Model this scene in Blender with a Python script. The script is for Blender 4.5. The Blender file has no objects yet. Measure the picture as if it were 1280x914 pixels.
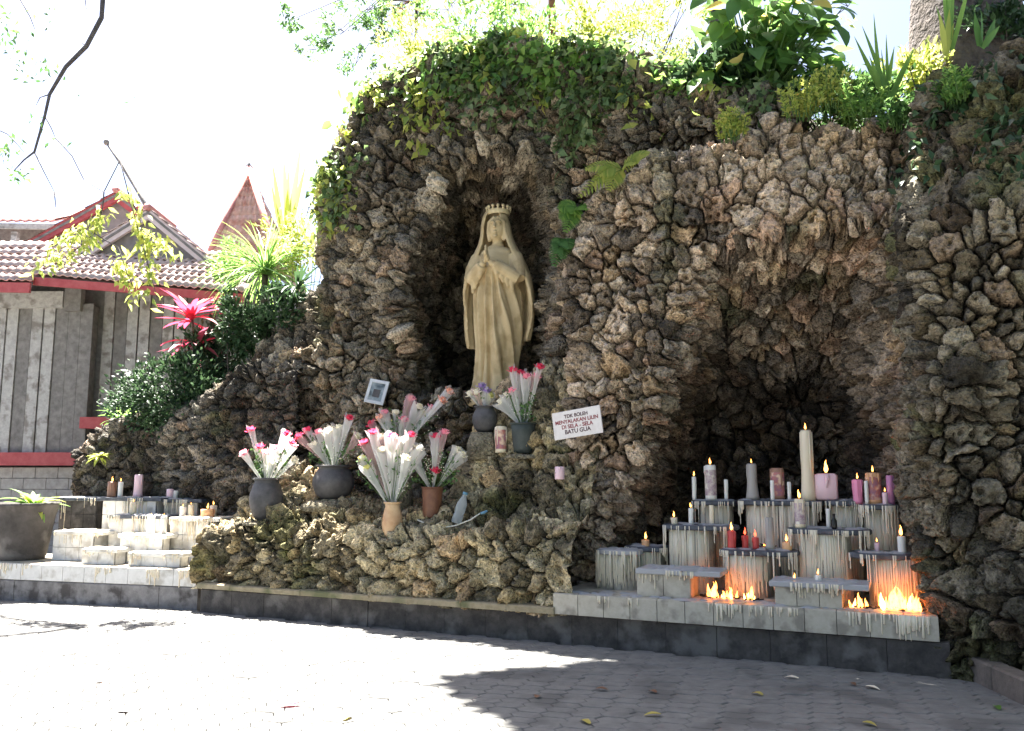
import bpy, math, random
import numpy as np
from mathutils import Vector, Matrix, kdtree

# ------------------------------------------------------------------ camera, sky, sun, exposure
scene = bpy.context.scene
FPX, W_PX, H_PX, CAM_Z, HORIZON = 1050.0, 1280, 914, 1.6, 595.0
PITCH = math.atan((HORIZON - H_PX / 2) / FPX)
cam_data = bpy.data.cameras.new('camera')
cam_data.sensor_fit = 'HORIZONTAL'
cam_data.sensor_width = 36.0
cam_data.lens = 36.0 * FPX / W_PX
cam_data.clip_end = 2000
cam = bpy.data.objects.new('camera', cam_data)
scene.collection.objects.link(cam)
cam.location = (0, 0, CAM_Z)
cam.rotation_euler = (math.pi / 2 + PITCH, 0, 0)
scene.camera = cam

SUN_DROP = Vector((0.20, -0.355, -1.0))          # how far the light travels sideways for each metre it falls
to_sun = -SUN_DROP.normalized()
SUN_EL = math.asin(to_sun.z)
SUN_AZ = math.atan2(to_sun.x, to_sun.y)          # from +Y towards +X
world = bpy.data.worlds.new('World')
scene.world = world
world.use_nodes = True
wn = world.node_tree
sky = wn.nodes.new('ShaderNodeTexSky')
sky.sky_type = 'NISHITA'
sky.sun_disc = False
sky.sun_elevation = SUN_EL
sky.sun_rotation = SUN_AZ
sky.air_density = 0.5
sky.dust_density = 2.6
sky.ozone_density = 1.0
bgn = wn.nodes['Background']
bgn.inputs['Strength'].default_value = 0.05
wn.links.new(sky.outputs['Color'], bgn.inputs['Color'])
sun_data = bpy.data.lights.new('sun', 'SUN')
sun_data.energy = 5.0
sun_data.angle = math.radians(0.53)
sun_data.color = (1.0, 0.96, 0.89)
sun = bpy.data.objects.new('sun', sun_data)
scene.collection.objects.link(sun)
sun.location = (-5, 12, 30)
sun.rotation_euler = to_sun.to_track_quat('Z', 'Y').to_euler()
scene.view_settings.view_transform = 'Standard'
scene.view_settings.look = 'None'
scene.view_settings.exposure = 3.3
scene.view_settings.gamma = 1.0
scene.cycles.max_bounces = 8
scene.cycles.diffuse_bounces = 4
scene.cycles.transparent_max_bounces = 12
scene.cycles.sample_clamp_indirect = 6.0

# ------------------------------------------------------------------ picture -> place
CP = Vector((0, 0, CAM_Z))
FW = Vector((0, math.cos(PITCH), math.sin(PITCH)))
UPV = Vector((0, -math.sin(PITCH), math.cos(PITCH)))
def ray(px, py):
    return Vector(((px - W_PX / 2) / FPX, 0, 0)) + FW + UPV * ((H_PX / 2 - py) / FPX)
def G(px, py, z=0.0):                      # where a sight line meets a level
    r = ray(px, py); t = (z - CAM_Z) / r.z
    return CP + r * t
def atY(px, py, Y):                        # where it meets the plane y = Y
    r = ray(px, py); return CP + r * (Y / r.y)
A0 = G(250, 765); B0 = G(1185, 848)
UV = (B0 - A0).normalized()                # along the wall, to the right
NV = Vector((-UV.y, UV.x, 0))              # into the wall, away from the camera
if NV.y < 0: NV = -NV
def wc(u, d, z):                           # wall frame -> world
    return A0 + UV * u + NV * d + Vector((0, 0, z))
def W(px, py, d):                          # sight line meets the wall plane at depth d -> (u, z)
    r = ray(px, py)
    t = (d - (CP - A0).dot(NV)) / r.dot(NV)
    p = CP + r * t
    return (p - A0).dot(UV), p.z
def WP(px, py, d):
    u, z = W(px, py, d); return wc(u, d, z)
def pxm(p):                                # pixels per metre at a point
    return FPX / (p - CP).dot(FW)
def to_px(P):
    q = P - np.array(CP)
    f = q @ np.array(FW); x = q[:, 0]; y = q @ np.array(UPV)
    f = np.maximum(f, 0.05)
    return W_PX / 2 + FPX * x / f, H_PX / 2 - FPX * y / f, f

# ------------------------------------------------------------------ scene helpers
COL = scene.collection
ORG = {}
def props(o, label=None, cat=None, group=None, kind=None):
    if label: o['label'] = label
    if cat: o['category'] = cat
    if group: o['group'] = group
    if kind: o['kind'] = kind
    return o
def thing(name, label, cat, loc, group=None):
    o = bpy.data.objects.new(name, None); COL.objects.link(o)
    o.empty_display_size = 0.1
    o.location = loc; ORG[o.name] = Vector(loc)
    return props(o, label, cat, group)
def np_mesh(name, V, F, mat, smooth=True, tint=None):
    """V (n,3), F (m,3) or (m,4) or list of polygons"""
    me = bpy.data.meshes.new(name)
    V = np.asarray(V, dtype=np.float32)
    if isinstance(F, np.ndarray):
        k = F.shape[1]; m = len(F)
        me.vertices.add(len(V)); me.vertices.foreach_set('co', V.ravel())
        me.loops.add(m * k); me.loops.foreach_set('vertex_index', F.ravel().astype(np.int32))
        me.polygons.add(m)
        me.polygons.foreach_set('loop_start', np.arange(0, m * k, k, dtype=np.int32))
        me.polygons.foreach_set('loop_total', np.full(m, k, dtype=np.int32))
        me.update(calc_edges=True)
    else:
        me.from_pydata([tuple(map(float, v)) for v in V], [], F)
    if smooth:
        me.polygons.foreach_set('use_smooth', np.ones(len(me.polygons), dtype=bool))
    if tint is not None:
        at = me.attributes.new('tint', 'FLOAT_COLOR', 'POINT')
        c = np.ones((len(V), 4), dtype=np.float32); c[:, :3] = tint
        at.data.foreach_set('color', c.ravel())
    if mat: me.materials.append(mat)
    return me
def link(name, me, parent=None, loc=None):
    o = bpy.data.objects.new(name, me); COL.objects.link(o)
    if parent is not None:
        o.parent = parent; ORG[o.name] = ORG[parent.name]
    else:
        ORG[o.name] = Vector(loc) if loc is not None else Vector((0, 0, 0))
        o.location = ORG[o.name]
    return o
def part(name, V, F, mat, parent, smooth=True, tint=None):
    V = np.asarray(V, dtype=np.float64).reshape(-1, 3) - np.array(ORG[parent.name])
    return link(name, np_mesh(name, V, F, mat, smooth, tint), parent)
def solo(name, V, F, mat, loc, label=None, cat=None, group=None, kind=None, smooth=True, tint=None):
    V = np.asarray(V, dtype=np.float64).reshape(-1, 3) - np.array(loc)
    return props(link(name, np_mesh(name, V, F, mat, smooth, tint), None, loc), label, cat, group, kind)

class MB:
    """collects simple shapes in world space, becomes one mesh"""
    def __init__(s): s.v = []; s.f = []
    def add(s, V, F):
        n = len(s.v); s.v.extend([tuple(p) for p in V]); s.f.extend([tuple(i + n for i in f) for f in F]); return s
    def box(s, c, size, X=None, Y=None, Z=None, bev=0.0, taper=1.0):
        X = X or Vector((1, 0, 0)); Y = Y or Vector((0, 1, 0)); Z = Z or Vector((0, 0, 1))
        a, b, h = [q / 2 for q in size]
        c = Vector(c)
        if bev <= 0:
            V = [c + X * (sx * a * (taper if sz > 0 else 1)) + Y * (sy * b * (taper if sz > 0 else 1)) + Z * (sz * h) for sz in (-1, 1) for sy in (-1, 1) for sx in (-1, 1)]
            F = [(0, 2, 3, 1), (4, 5, 7, 6), (0, 1, 5, 4), (1, 3, 7, 5), (3, 2, 6, 7), (2, 0, 4, 6)]
            return s.add(V, F)
        V = []; rings = []
        for z, k in ((-h, bev), (-h + bev, 0), (h - bev, 0), (h, bev)):
            x1, y1 = a - k, b - k; ax, by = a - k - bev * 0.6, b - k - bev * 0.6
            pts = [(ax, -y1), (x1, -by), (x1, by), (ax, y1), (-ax, y1), (-x1, by), (-x1, -by), (-ax, -y1)]
            rings.append(len(V)); V += [c + X * p + Y * q + Z * z for p, q in pts]
        F = []
        for i in range(3):
            for j in range(8):
                k = (j + 1) % 8
                F.append((rings[i] + j, rings[i] + k, rings[i + 1] + k, rings[i + 1] + j))
        F.append(tuple(reversed(range(8)))); F.append(tuple(range(rings[3], rings[3] + 8)))
        return s.add(V, F)
    def tube(s, path, rad, seg=8, caps=True):
        path = [Vector(p) for p in path]; n = len(path)
        rad = rad if hasattr(rad, '__len__') else [rad] * n
        V = []; prev = None
        for i, p in enumerate(path):
            t = (path[min(i + 1, n - 1)] - path[max(i - 1, 0)]).normalized()
            a = prev if prev is not None else (Vector((1, 0, 0)) if abs(t.x) < 0.8 else Vector((0, 1, 0)))
            a = (a - t * a.dot(t)).normalized(); prev = a; b = t.cross(a)
            V += [p + (a * math.cos(2 * math.pi * k / seg) + b * math.sin(2 * math.pi * k / seg)) * rad[i] for k in range(seg)]
        F = [(i * seg + k, i * seg + (k + 1) % seg, (i + 1) * seg + (k + 1) % seg, (i + 1) * seg + k) for i in range(n - 1) for k in range(seg)]
        if caps: F += [tuple(reversed(range(seg))), tuple(range((n - 1) * seg, n * seg))]
        return s.add(V, F)
    def lathe(s, base, prof, seg=20, Z=None, sx=1.0, cap0=True, cap1=True):
        Z = (Z or Vector((0, 0, 1))).normalized(); a = Vector((1, 0, 0)); a = (a - Z * a.dot(Z)).normalized(); b = Z.cross(a)
        base = Vector(base); V = []
        for r, z in prof:
            V += [base + Z * z + a * (r * sx * math.cos(2 * math.pi * k / seg)) + b * (r * math.sin(2 * math.pi * k / seg)) for k in range(seg)]
        n = len(prof)
        F = [(i * seg + k, i * seg + (k + 1) % seg, (i + 1) * seg + (k + 1) % seg, (i + 1) * seg + k) for i in range(n - 1) for k in range(seg)]
        if cap0: F.append(tuple(reversed(range(seg))))
        if cap1: F.append(tuple(range((n - 1) * seg, n * seg)))
        return s.add(V, F)
    def ball(s, c, r, sx=1, sy=1, sz=1, nu=12, nv=8, X=None, Y=None, Z=None):
        X = X or Vector((1, 0, 0)); Y = Y or Vector((0, 1, 0)); Z = Z or Vector((0, 0, 1)); c = Vector(c)
        V = [c - Z * r * sz]
        for i in range(1, nv):
            t = math.pi * i / nv
            V += [c - Z * (r * sz * math.cos(t)) + (X * (sx * math.cos(2 * math.pi * k / nu)) + Y * (sy * math.sin(2 * math.pi * k / nu))) * (r * math.sin(t)) for k in range(nu)]
        V.append(c + Z * r * sz); F = [(0, 1 + (k + 1) % nu, 1 + k) for k in range(nu)]
        for i in range(nv - 2):
            F += [(1 + i * nu + k, 1 + i * nu + (k + 1) % nu, 1 + (i + 1) * nu + (k + 1) % nu, 1 + (i + 1) * nu + k) for k in range(nu)]
        e = len(V) - 1; o = 1 + (nv - 2) * nu
        F += [(o + k, o + (k + 1) % nu, e) for k in range(nu)]
        return s.add(V, F)
    def blade(s, base, d, nrm, L, w, curl=0.0, seg=5, fold=0.2, tipw=0.05, basew=0.35):
        """one leaf: a folded strip along d that curls towards -nrm"""
        d = Vector(d).normalized(); nrm = Vector(nrm); nrm = (nrm - d * nrm.dot(d)).normalized(); side = d.cross(nrm)
        p = Vector(base); V = []
        for i in range(seg + 1):
            t = i / seg
            wt = w * 0.5 * max(tipw, (basew + (1 - basew) * min(1, t / 0.4)) if t < 0.4 else (1 - ((t - 0.4) / 0.6) ** 1.8))
            V += [p - side * wt + nrm * wt * fold, p, p + side * wt + nrm * wt * fold]
            a = -curl / seg
            d2 = d * math.cos(a) + nrm * math.sin(a); nrm = nrm * math.cos(a) - d * math.sin(a); d = d2
            p = p + d * (L / seg)
        F = []
        for i in range(seg):
            o = i * 3
            F += [(o, o + 1, o + 4, o + 3), (o + 1, o + 2, o + 5, o + 4)]
        return s.add(V, F)
    def build(s, name, mat, parent, smooth=True):
        return part(name, np.array([tuple(v) for v in s.v]), s.f, mat, parent, smooth)
    def solo(s, name, mat, loc, label=None, cat=None, group=None, kind=None, smooth=True):
        return solo(name, np.array([tuple(v) for v in s.v]), s.f, mat, loc, label, cat, group, kind, smooth)

# ------------------------------------------------------------------ noise (numpy)
def _h(ix, iy, iz, seed):
    n = (ix * 374761393 + iy * 668265263 + iz * 2147483647 * 3 + seed * 974634777) & 0xFFFFFFFF
    n = ((n ^ (n >> 13)) * 1274126177) & 0xFFFFFFFF
    n = ((n ^ (n >> 16)) * 2246822519) & 0xFFFFFFFF
    return ((n ^ (n >> 15)) & 0xFFFFFF) / float(0xFFFFFF)
def vnoise(P, freq, seed=0):
    Q = P * freq; i = np.floor(Q).astype(np.int64); f = Q - i; f = f * f * f * (f * (f * 6 - 15) + 10)
    r = 0
    for dx in (0, 1):
        for dy in (0, 1):
            for dz in (0, 1):
                w = (f[:, 0] if dx else 1 - f[:, 0]) * (f[:, 1] if dy else 1 - f[:, 1]) * (f[:, 2] if dz else 1 - f[:, 2])
                r = r + w * _h(i[:, 0] + dx, i[:, 1] + dy, i[:, 2] + dz, seed)
    return r * 2 - 1
def fbm(P, freq, octv=4, seed=0, gain=0.5):
    r = 0; a = 1; tot = 0
    for o in range(octv):
        r = r + a * vnoise(P, freq * 2.03 ** o, seed + o * 17); tot += a; a *= gain
    return r / tot
def pits(P, cell, seed, rmin, rmax, active):
    """round holes scattered through space: returns hole depth"""
    Q = P / cell; i0 = np.floor(Q).astype(np.int64); best = np.zeros(len(P))
    for dx in (-1, 0, 1):
        for dy in (-1, 0, 1):
            for dz in (-1, 0, 1):
                a, b, c = i0[:, 0] + dx, i0[:, 1] + dy, i0[:, 2] + dz
                on = _h(a, b, c, seed) < active
                px = (a + _h(a, b, c, seed + 1)) * cell; py = (b + _h(a, b, c, seed + 2)) * cell; pz = (c + _h(a, b, c, seed + 3)) * cell
                r = rmin + (rmax - rmin) * _h(a, b, c, seed + 4) ** 1.5
                d = np.sqrt((P[:, 0] - px) ** 2 + (P[:, 1] - py) ** 2 + (P[:, 2] - pz) ** 2)
                t = sstep(1.2 - d / r, 0, 0.7)
                best = np.maximum(best, np.where(on, t * r * 3.0, 0))
    return best
def sstep(x, a=0.0, b=1.0):
    t = np.clip((x - a) / (b - a), 0, 1); return t * t * (3 - 2 * t)
def softp(x, k):
    return k * np.logaddexp(0, x / k)

# ------------------------------------------------------------------ materials
def mat_new(name):
    m = bpy.data.materials.new(name); m.use_nodes = True
    return m, m.node_tree, m.node_tree.nodes['Principled BSDF']
def noise_mat(name, c1, c2, scale=8, rough=0.85, bump=0.3, bscale=40, detail=6, metallic=0, bdist=0.01, spec=0.3, c3=None, s3=1.5, coat=0):
    """two colours mixed by noise, a third in larger patches, with fine relief"""
    m, nt, b = mat_new(name)
    tc = nt.nodes.new('ShaderNodeTexCoord')
    n = nt.nodes.new('ShaderNodeTexNoise'); n.inputs['Scale'].default_value = scale; n.inputs['Detail'].default_value = detail; n.inputs['Roughness'].default_value = 0.65
    geo = nt.nodes.new('ShaderNodeNewGeometry')
    nt.links.new(geo.outputs['Position'], n.inputs['Vector'])
    mix = nt.nodes.new('ShaderNodeMix'); mix.data_type = 'RGBA'
    mp = nt.nodes.new('ShaderNodeMapRange'); mp.inputs[1].default_value = 0.35; mp.inputs[2].default_value = 0.65
    nt.links.new(n.outputs['Fac'], mp.inputs[0]); nt.links.new(mp.outputs[0], mix.inputs[0])
    mix.inputs[6].default_value = (*c1, 1); mix.inputs[7].default_value = (*c2, 1)
    out = mix.outputs[2]
    if c3:
        n3 = nt.nodes.new('ShaderNodeTexNoise'); n3.inputs['Scale'].default_value = s3; n3.inputs['Detail'].default_value = 5
        nt.links.new(geo.outputs['Position'], n3.inputs['Vector'])
        mp3 = nt.nodes.new('ShaderNodeMapRange'); mp3.inputs[1].default_value = 0.52; mp3.inputs[2].default_value = 0.64
        nt.links.new(n3.outputs['Fac'], mp3.inputs[0])
        m3 = nt.nodes.new('ShaderNodeMix'); m3.data_type = 'RGBA'
        nt.links.new(mp3.outputs[0], m3.inputs[0]); nt.links.new(out, m3.inputs[6]); m3.inputs[7].default_value = (*c3, 1); out = m3.outputs[2]
    nt.links.new(out, b.inputs['Base Color'])
    b.inputs['Roughness'].default_value = rough; b.inputs['Metallic'].default_value = metallic
    b.inputs['Specular IOR Level'].default_value = spec
    if coat: b.inputs['Coat Weight'].default_value = coat
    if bump > 0:
        n2 = nt.nodes.new('ShaderNodeTexNoise'); n2.inputs['Scale'].default_value = bscale; n2.inputs['Detail'].default_value = 5
        nt.links.new(geo.outputs['Position'], n2.inputs['Vector'])
        bp = nt.nodes.new('ShaderNodeBump'); bp.inputs['Strength'].default_value = bump; bp.inputs['Distance'].default_value = bdist
        nt.links.new(n2.outputs['Fac'], bp.inputs['Height']); nt.links.new(bp.outputs[0], b.inputs['Normal'])
    return m
def stone_mat(name):
    m, nt, b = mat_new(name)
    at = nt.nodes.new('ShaderNodeAttribute'); at.attribute_name = 'tint'
    geo = nt.nodes.new('ShaderNodeNewGeometry')
    def noise(scale, det=6, r=0.6):
        n = nt.nodes.new('ShaderNodeTexNoise'); n.inputs['Scale'].default_value = scale; n.inputs['Detail'].default_value = det; n.inputs['Roughness'].default_value = r
        nt.links.new(geo.outputs['Position'], n.inputs['Vector']); return n
    n1 = noise(30, 8, 0.7); n2 = noise(9)
    r1 = nt.nodes.new('ShaderNodeMapRange'); r1.inputs[1].default_value = 0.3; r1.inputs[2].default_value = 0.7; r1.inputs[3].default_value = 0.35; r1.inputs[4].default_value = 1.5
    nt.links.new(n1.outputs['Fac'], r1.inputs[0])
    r2 = nt.nodes.new('ShaderNodeMapRange'); r2.inputs[1].default_value = 0.3; r2.inputs[2].default_value = 0.7; r2.inputs[3].default_value = 0.55; r2.inputs[4].default_value = 1.4
    nt.links.new(n2.outputs['Fac'], r2.inputs[0])
    mu = nt.nodes.new('ShaderNodeMath'); mu.operation = 'MULTIPLY'; nt.links.new(r1.outputs[0], mu.inputs[0]); nt.links.new(r2.outputs[0], mu.inputs[1])
    vm = nt.nodes.new('ShaderNodeVectorMath'); vm.operation = 'SCALE'
    nt.links.new(at.outputs['Color'], vm.inputs[0]); nt.links.new(mu.outputs[0], vm.inputs['Scale'])
    nt.links.new(vm.outputs[0], b.inputs['Base Color'])
    b.inputs['Roughness'].default_value = 0.92; b.inputs['Specular IOR Level'].default_value = 0.2
    nb = noise(55, 8, 0.7)
    vo = nt.nodes.new('ShaderNodeTexVoronoi'); vo.inputs['Scale'].default_value = 42; nt.links.new(geo.outputs['Position'], vo.inputs['Vector'])
    vo2 = nt.nodes.new('ShaderNodeTexVoronoi'); vo2.inputs['Scale'].default_value = 21; nt.links.new(geo.outputs['Position'], vo2.inputs['Vector'])
    pit = nt.nodes.new('ShaderNodeMapRange'); pit.inputs[1].default_value = 0.12; pit.inputs[2].default_value = 0.38; pit.inputs[4].default_value = 1.6; nt.links.new(vo2.outputs['Distance'], pit.inputs[0])
    a0 = nt.nodes.new('ShaderNodeMath'); a0.operation = 'ADD'; nt.links.new(nb.outputs['Fac'], a0.inputs[0]); nt.links.new(pit.outputs[0], a0.inputs[1])
    add = nt.nodes.new('ShaderNodeMath'); add.operation = 'ADD'; nt.links.new(a0.outputs[0], add.inputs[0]); nt.links.new(vo.outputs['Distance'], add.inputs[1])
    bp = nt.nodes.new('ShaderNodeBump'); bp.inputs['Strength'].default_value = 1.0; bp.inputs['Distance'].default_value = 0.022
    nt.links.new(add.outputs[0], bp.inputs['Height']); nt.links.new(bp.outputs[0], b.inputs['Normal'])
    return m
def leaf_mat(name, cols, trans=0.45, rough=0.5):
    """foliage: colour varies leaf by leaf, light passes through"""
    m, nt, b = mat_new(name)
    geo = nt.nodes.new('ShaderNodeNewGeometry')
    cr = nt.nodes.new('ShaderNodeValToRGB'); el = cr.color_ramp.elements
    for i, c in enumerate(cols):
        t = i / max(1, len(cols) - 1)
        e = el[i] if i < 2 else el.new(t)
        e.position = t; e.color = (*c, 1)
    nt.links.new(geo.outputs['Random Per Island'], cr.inputs[0])
    nt.links.new(cr.outputs[0], b.inputs['Base Color'])
    b.inputs['Roughness'].default_value = rough; b.inputs['Specular IOR Level'].default_value = 0.35
    tr = nt.nodes.new('ShaderNodeBsdfTranslucent'); 
    hs = nt.nodes.new('ShaderNodeHueSaturation'); hs.inputs['Hue'].default_value = 0.485; hs.inputs['Saturation'].default_value = 0.92; hs.inputs['Value'].default_value = 1.7
    nt.links.new(cr.outputs[0], hs.inputs['Color']); nt.links.new(hs.outputs[0], tr.inputs['Color'])
    mx = nt.nodes.new('ShaderNodeMixShader'); mx.inputs[0].default_value = trans
    nt.links.new(b.outputs[0], mx.inputs[1]); nt.links.new(tr.outputs[0], mx.inputs[2])
    nt.links.new(mx.outputs[0], nt.nodes['Material Output'].inputs['Surface'])
    return m
def emit_mat(name, c, s):
    m, nt, b = mat_new(name)
    b.inputs['Base Color'].default_value = (*c, 1); b.inputs['Emission Color'].default_value = (*c, 1); b.inputs['Emission Strength'].default_value = s
    return m
def flame_mat(name, c, s, clear=0.35):
    m = emit_mat(name, c, s); nt = m.node_tree; b = nt.nodes['Principled BSDF']
    t = nt.nodes.new('ShaderNodeBsdfTransparent'); mx = nt.nodes.new('ShaderNodeMixShader')
    geo = nt.nodes.new('ShaderNodeNewGeometry'); n = nt.nodes.new('ShaderNodeTexNoise'); n.inputs['Scale'].default_value = 35
    nt.links.new(geo.outputs['Position'], n.inputs['Vector'])
    mp = nt.nodes.new('ShaderNodeMapRange'); mp.inputs[1].default_value = 0.35; mp.inputs[2].default_value = 0.65; mp.inputs[3].default_value = clear * 0.5; mp.inputs[4].default_value = min(0.95, clear * 1.7)
    nt.links.new(n.outputs['Fac'], mp.inputs[0]); nt.links.new(mp.outputs[0], mx.inputs[0])
    nt.links.new(b.outputs[0], mx.inputs[1]); nt.links.new(t.outputs[0], mx.inputs[2]); nt.links.new(mx.outputs[0], nt.nodes['Material Output'].inputs['Surface'])
    return m
def film_mat(name, c=(0.9, 0.9, 0.9), clear=0.45):
    """cellophane"""
    m, nt, b = mat_new(name)
    b.inputs['Base Color'].default_value = (*c, 1); b.inputs['Roughness'].default_value = 0.25
    tl = nt.nodes.new('ShaderNodeBsdfTranslucent'); tl.inputs['Color'].default_value = (*c, 1)
    t = nt.nodes.new('ShaderNodeBsdfTransparent')
    m1 = nt.nodes.new('ShaderNodeMixShader'); m1.inputs[0].default_value = 0.5
    nt.links.new(b.outputs[0], m1.inputs[1]); nt.links.new(tl.outputs[0], m1.inputs[2])
    mx = nt.nodes.new('ShaderNodeMixShader'); mx.inputs[0].default_value = clear
    nt.links.new(m1.outputs[0], mx.inputs[1]); nt.links.new(t.outputs[0], mx.inputs[2])
    nt.links.new(mx.outputs[0], nt.nodes['Material Output'].inputs['Surface'])
    return m
def wax_mat(name, c):
    m, nt, b = mat_new(name)
    b.inputs['Base Color'].default_value = (*c, 1); b.inputs['Roughness'].default_value = 0.45
    b.inputs['Subsurface Weight'].default_value = 0.25; b.inputs['Subsurface Radius'].default_value = (0.02, 0.012, 0.008); b.inputs['Subsurface Scale'].default_value = 0.3
    return m

M = {}
M['stone'] = stone_mat('coral_stone')
M['core'] = noise_mat('dark_soil', (0.018, 0.014, 0.010), (0.045, 0.036, 0.022), 10, 0.95, 0.5, 50)
M['paver'] = noise_mat('concrete_paver', (0.125, 0.123, 0.117), (0.17, 0.167, 0.158), 9, 0.9, 0.5, 120, c3=(0.10, 0.098, 0.093), s3=2.2)
M['joint'] = noise_mat('joint_sand', (0.09, 0.087, 0.08), (0.14, 0.135, 0.125), 30, 0.95, 0.4, 150)
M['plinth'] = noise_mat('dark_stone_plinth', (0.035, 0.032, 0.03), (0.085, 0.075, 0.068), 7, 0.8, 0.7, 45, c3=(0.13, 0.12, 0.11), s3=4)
M['kerb'] = noise_mat('brown_kerb', (0.10, 0.085, 0.07), (0.17, 0.14, 0.115), 9, 0.9, 0.6, 60)
M['ledge'] = noise_mat('ochre_ledge', (0.22, 0.18, 0.11), (0.32, 0.27, 0.18), 12, 0.85, 0.5, 80, c3=(0.12, 0.12, 0.06), s3=3)
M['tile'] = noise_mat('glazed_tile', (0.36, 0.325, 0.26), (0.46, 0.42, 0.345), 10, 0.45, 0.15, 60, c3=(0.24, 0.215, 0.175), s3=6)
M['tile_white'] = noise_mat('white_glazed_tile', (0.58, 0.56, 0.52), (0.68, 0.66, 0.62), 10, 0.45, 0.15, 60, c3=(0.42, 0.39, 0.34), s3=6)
M['soot'] = noise_mat('sooty_table_top', (0.035, 0.04, 0.05), (0.10, 0.11, 0.13), 14, 0.5, 0.5, 60)
M['wax'] = wax_mat('wax_white', (0.70, 0.62, 0.48))
M['waxgrey'] = wax_mat('wax_grey', (0.34, 0.34, 0.35))
M['red_bark'] = noise_mat('reddish_bark', (0.20, 0.08, 0.05), (0.32, 0.15, 0.10), 10, 0.9, 0.7, 40)
# ------------------------------------------------------------------ ground: base sheet and interlocking pavers
def hexring(cx, cy, ax, ay, z):
    return [(cx + ax * x, cy + ay * y, z) for x, y in ((-1, 0), (-0.62, -1), (0.62, -1), (1, 0), (0.62, 1), (-0.62, 1))]
gm = MB()
gm.add([(-300, -60, -0.03), (300, -60, -0.03), (300, 500, -0.03), (-300, 500, -0.03)], [(0, 1, 2, 3)])
ground = gm.solo('ground', M['joint'], (0, 0, -0.03), kind='structure')
PAX, PAY = 0.118, 0.064
def paver_mesh():
    V = hexring(0, 0, PAX * 0.98, PAY * 0.97, -0.034) + hexring(0, 0, PAX * 0.98, PAY * 0.97, -0.006) + hexring(0, 0, PAX * 0.925, PAY * 0.90, 0.0)
    F = [(i, (i + 1) % 6, 6 + (i + 1) % 6, 6 + i) for i in range(6)] + [(6 + i, 6 + (i + 1) % 6, 12 + (i + 1) % 6, 12 + i) for i in range(6)] + [tuple(range(12, 18))]
    return V, F
PVV, PVF = paver_mesh()
rng = np.random.default_rng(5)
prot = math.atan2(UV.y, UV.x) + 0.10
pc, ps = math.cos(prot), math.sin(prot)
slots = []
pitch_x, pitch_y = PAX * 1.62, PAY * 2
# hexagons packed in columns, every second column half a step down
for i in range(-80, 60):
    for j in range(-120, 120):
        lx = i * pitch_x; ly = j * pitch_y + (PAY if i % 2 else 0)
        x = lx * pc - ly * ps; y = 8 + lx * ps + ly * pc
        slots.append((x, y))
slots = np.array(slots)
P3 = np.column_stack([slots, np.zeros(len(slots))])
q = P3 - np.array(CP)
fdep = q @ np.array(FW)
sx, sy, sf = to_px(P3)
dwall = (slots - np.array(A0)[:2]) @ np.array(NV)[:2]
ok = (fdep > 1) & (sx > -900) & (sx < 2000) & (sy < 1500) & (dwall < 0.02) & (sy > 600) & (slots[:, 0] > -14)
slots, sx, sy, sf = slots[ok], sx[ok], sy[ok], sf[ok]
vis = (sx > 0) & (sx < W_PX) & (sy < H_PX - 2)
order = np.argsort(np.where(vis, sf, 1e6))
pv_me = np_mesh('paver', np.array(PVV), PVF, M['paver'], False)
far_V, far_F = [], []
for n, k in enumerate(order):
    x, y = slots[k]; dz = rng.normal(0, 0.0018); tx, ty = rng.normal(0, 0.008, 2); rz = prot + rng.normal(0, 0.012)
    if n < 300:
        o = link('paver', pv_me, ground)
        o.location = (x, y, 0.03 + dz); o.rotation_euler = (tx, ty, rz)
    else:
        c, s = math.cos(rz), math.sin(rz); b = len(far_V)
        far_V += [(x + px_ * c - py_ * s, y + px_ * s + py_ * c, pz_ + dz + tx * py_ - ty * px_) for px_, py_, pz_ in PVV]
        far_F += [tuple(i + b for i in f) for f in PVF]
part('paving', np.array(far_V), far_F, M['paver'], ground, False)['kind'] = 'stuff'

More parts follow.
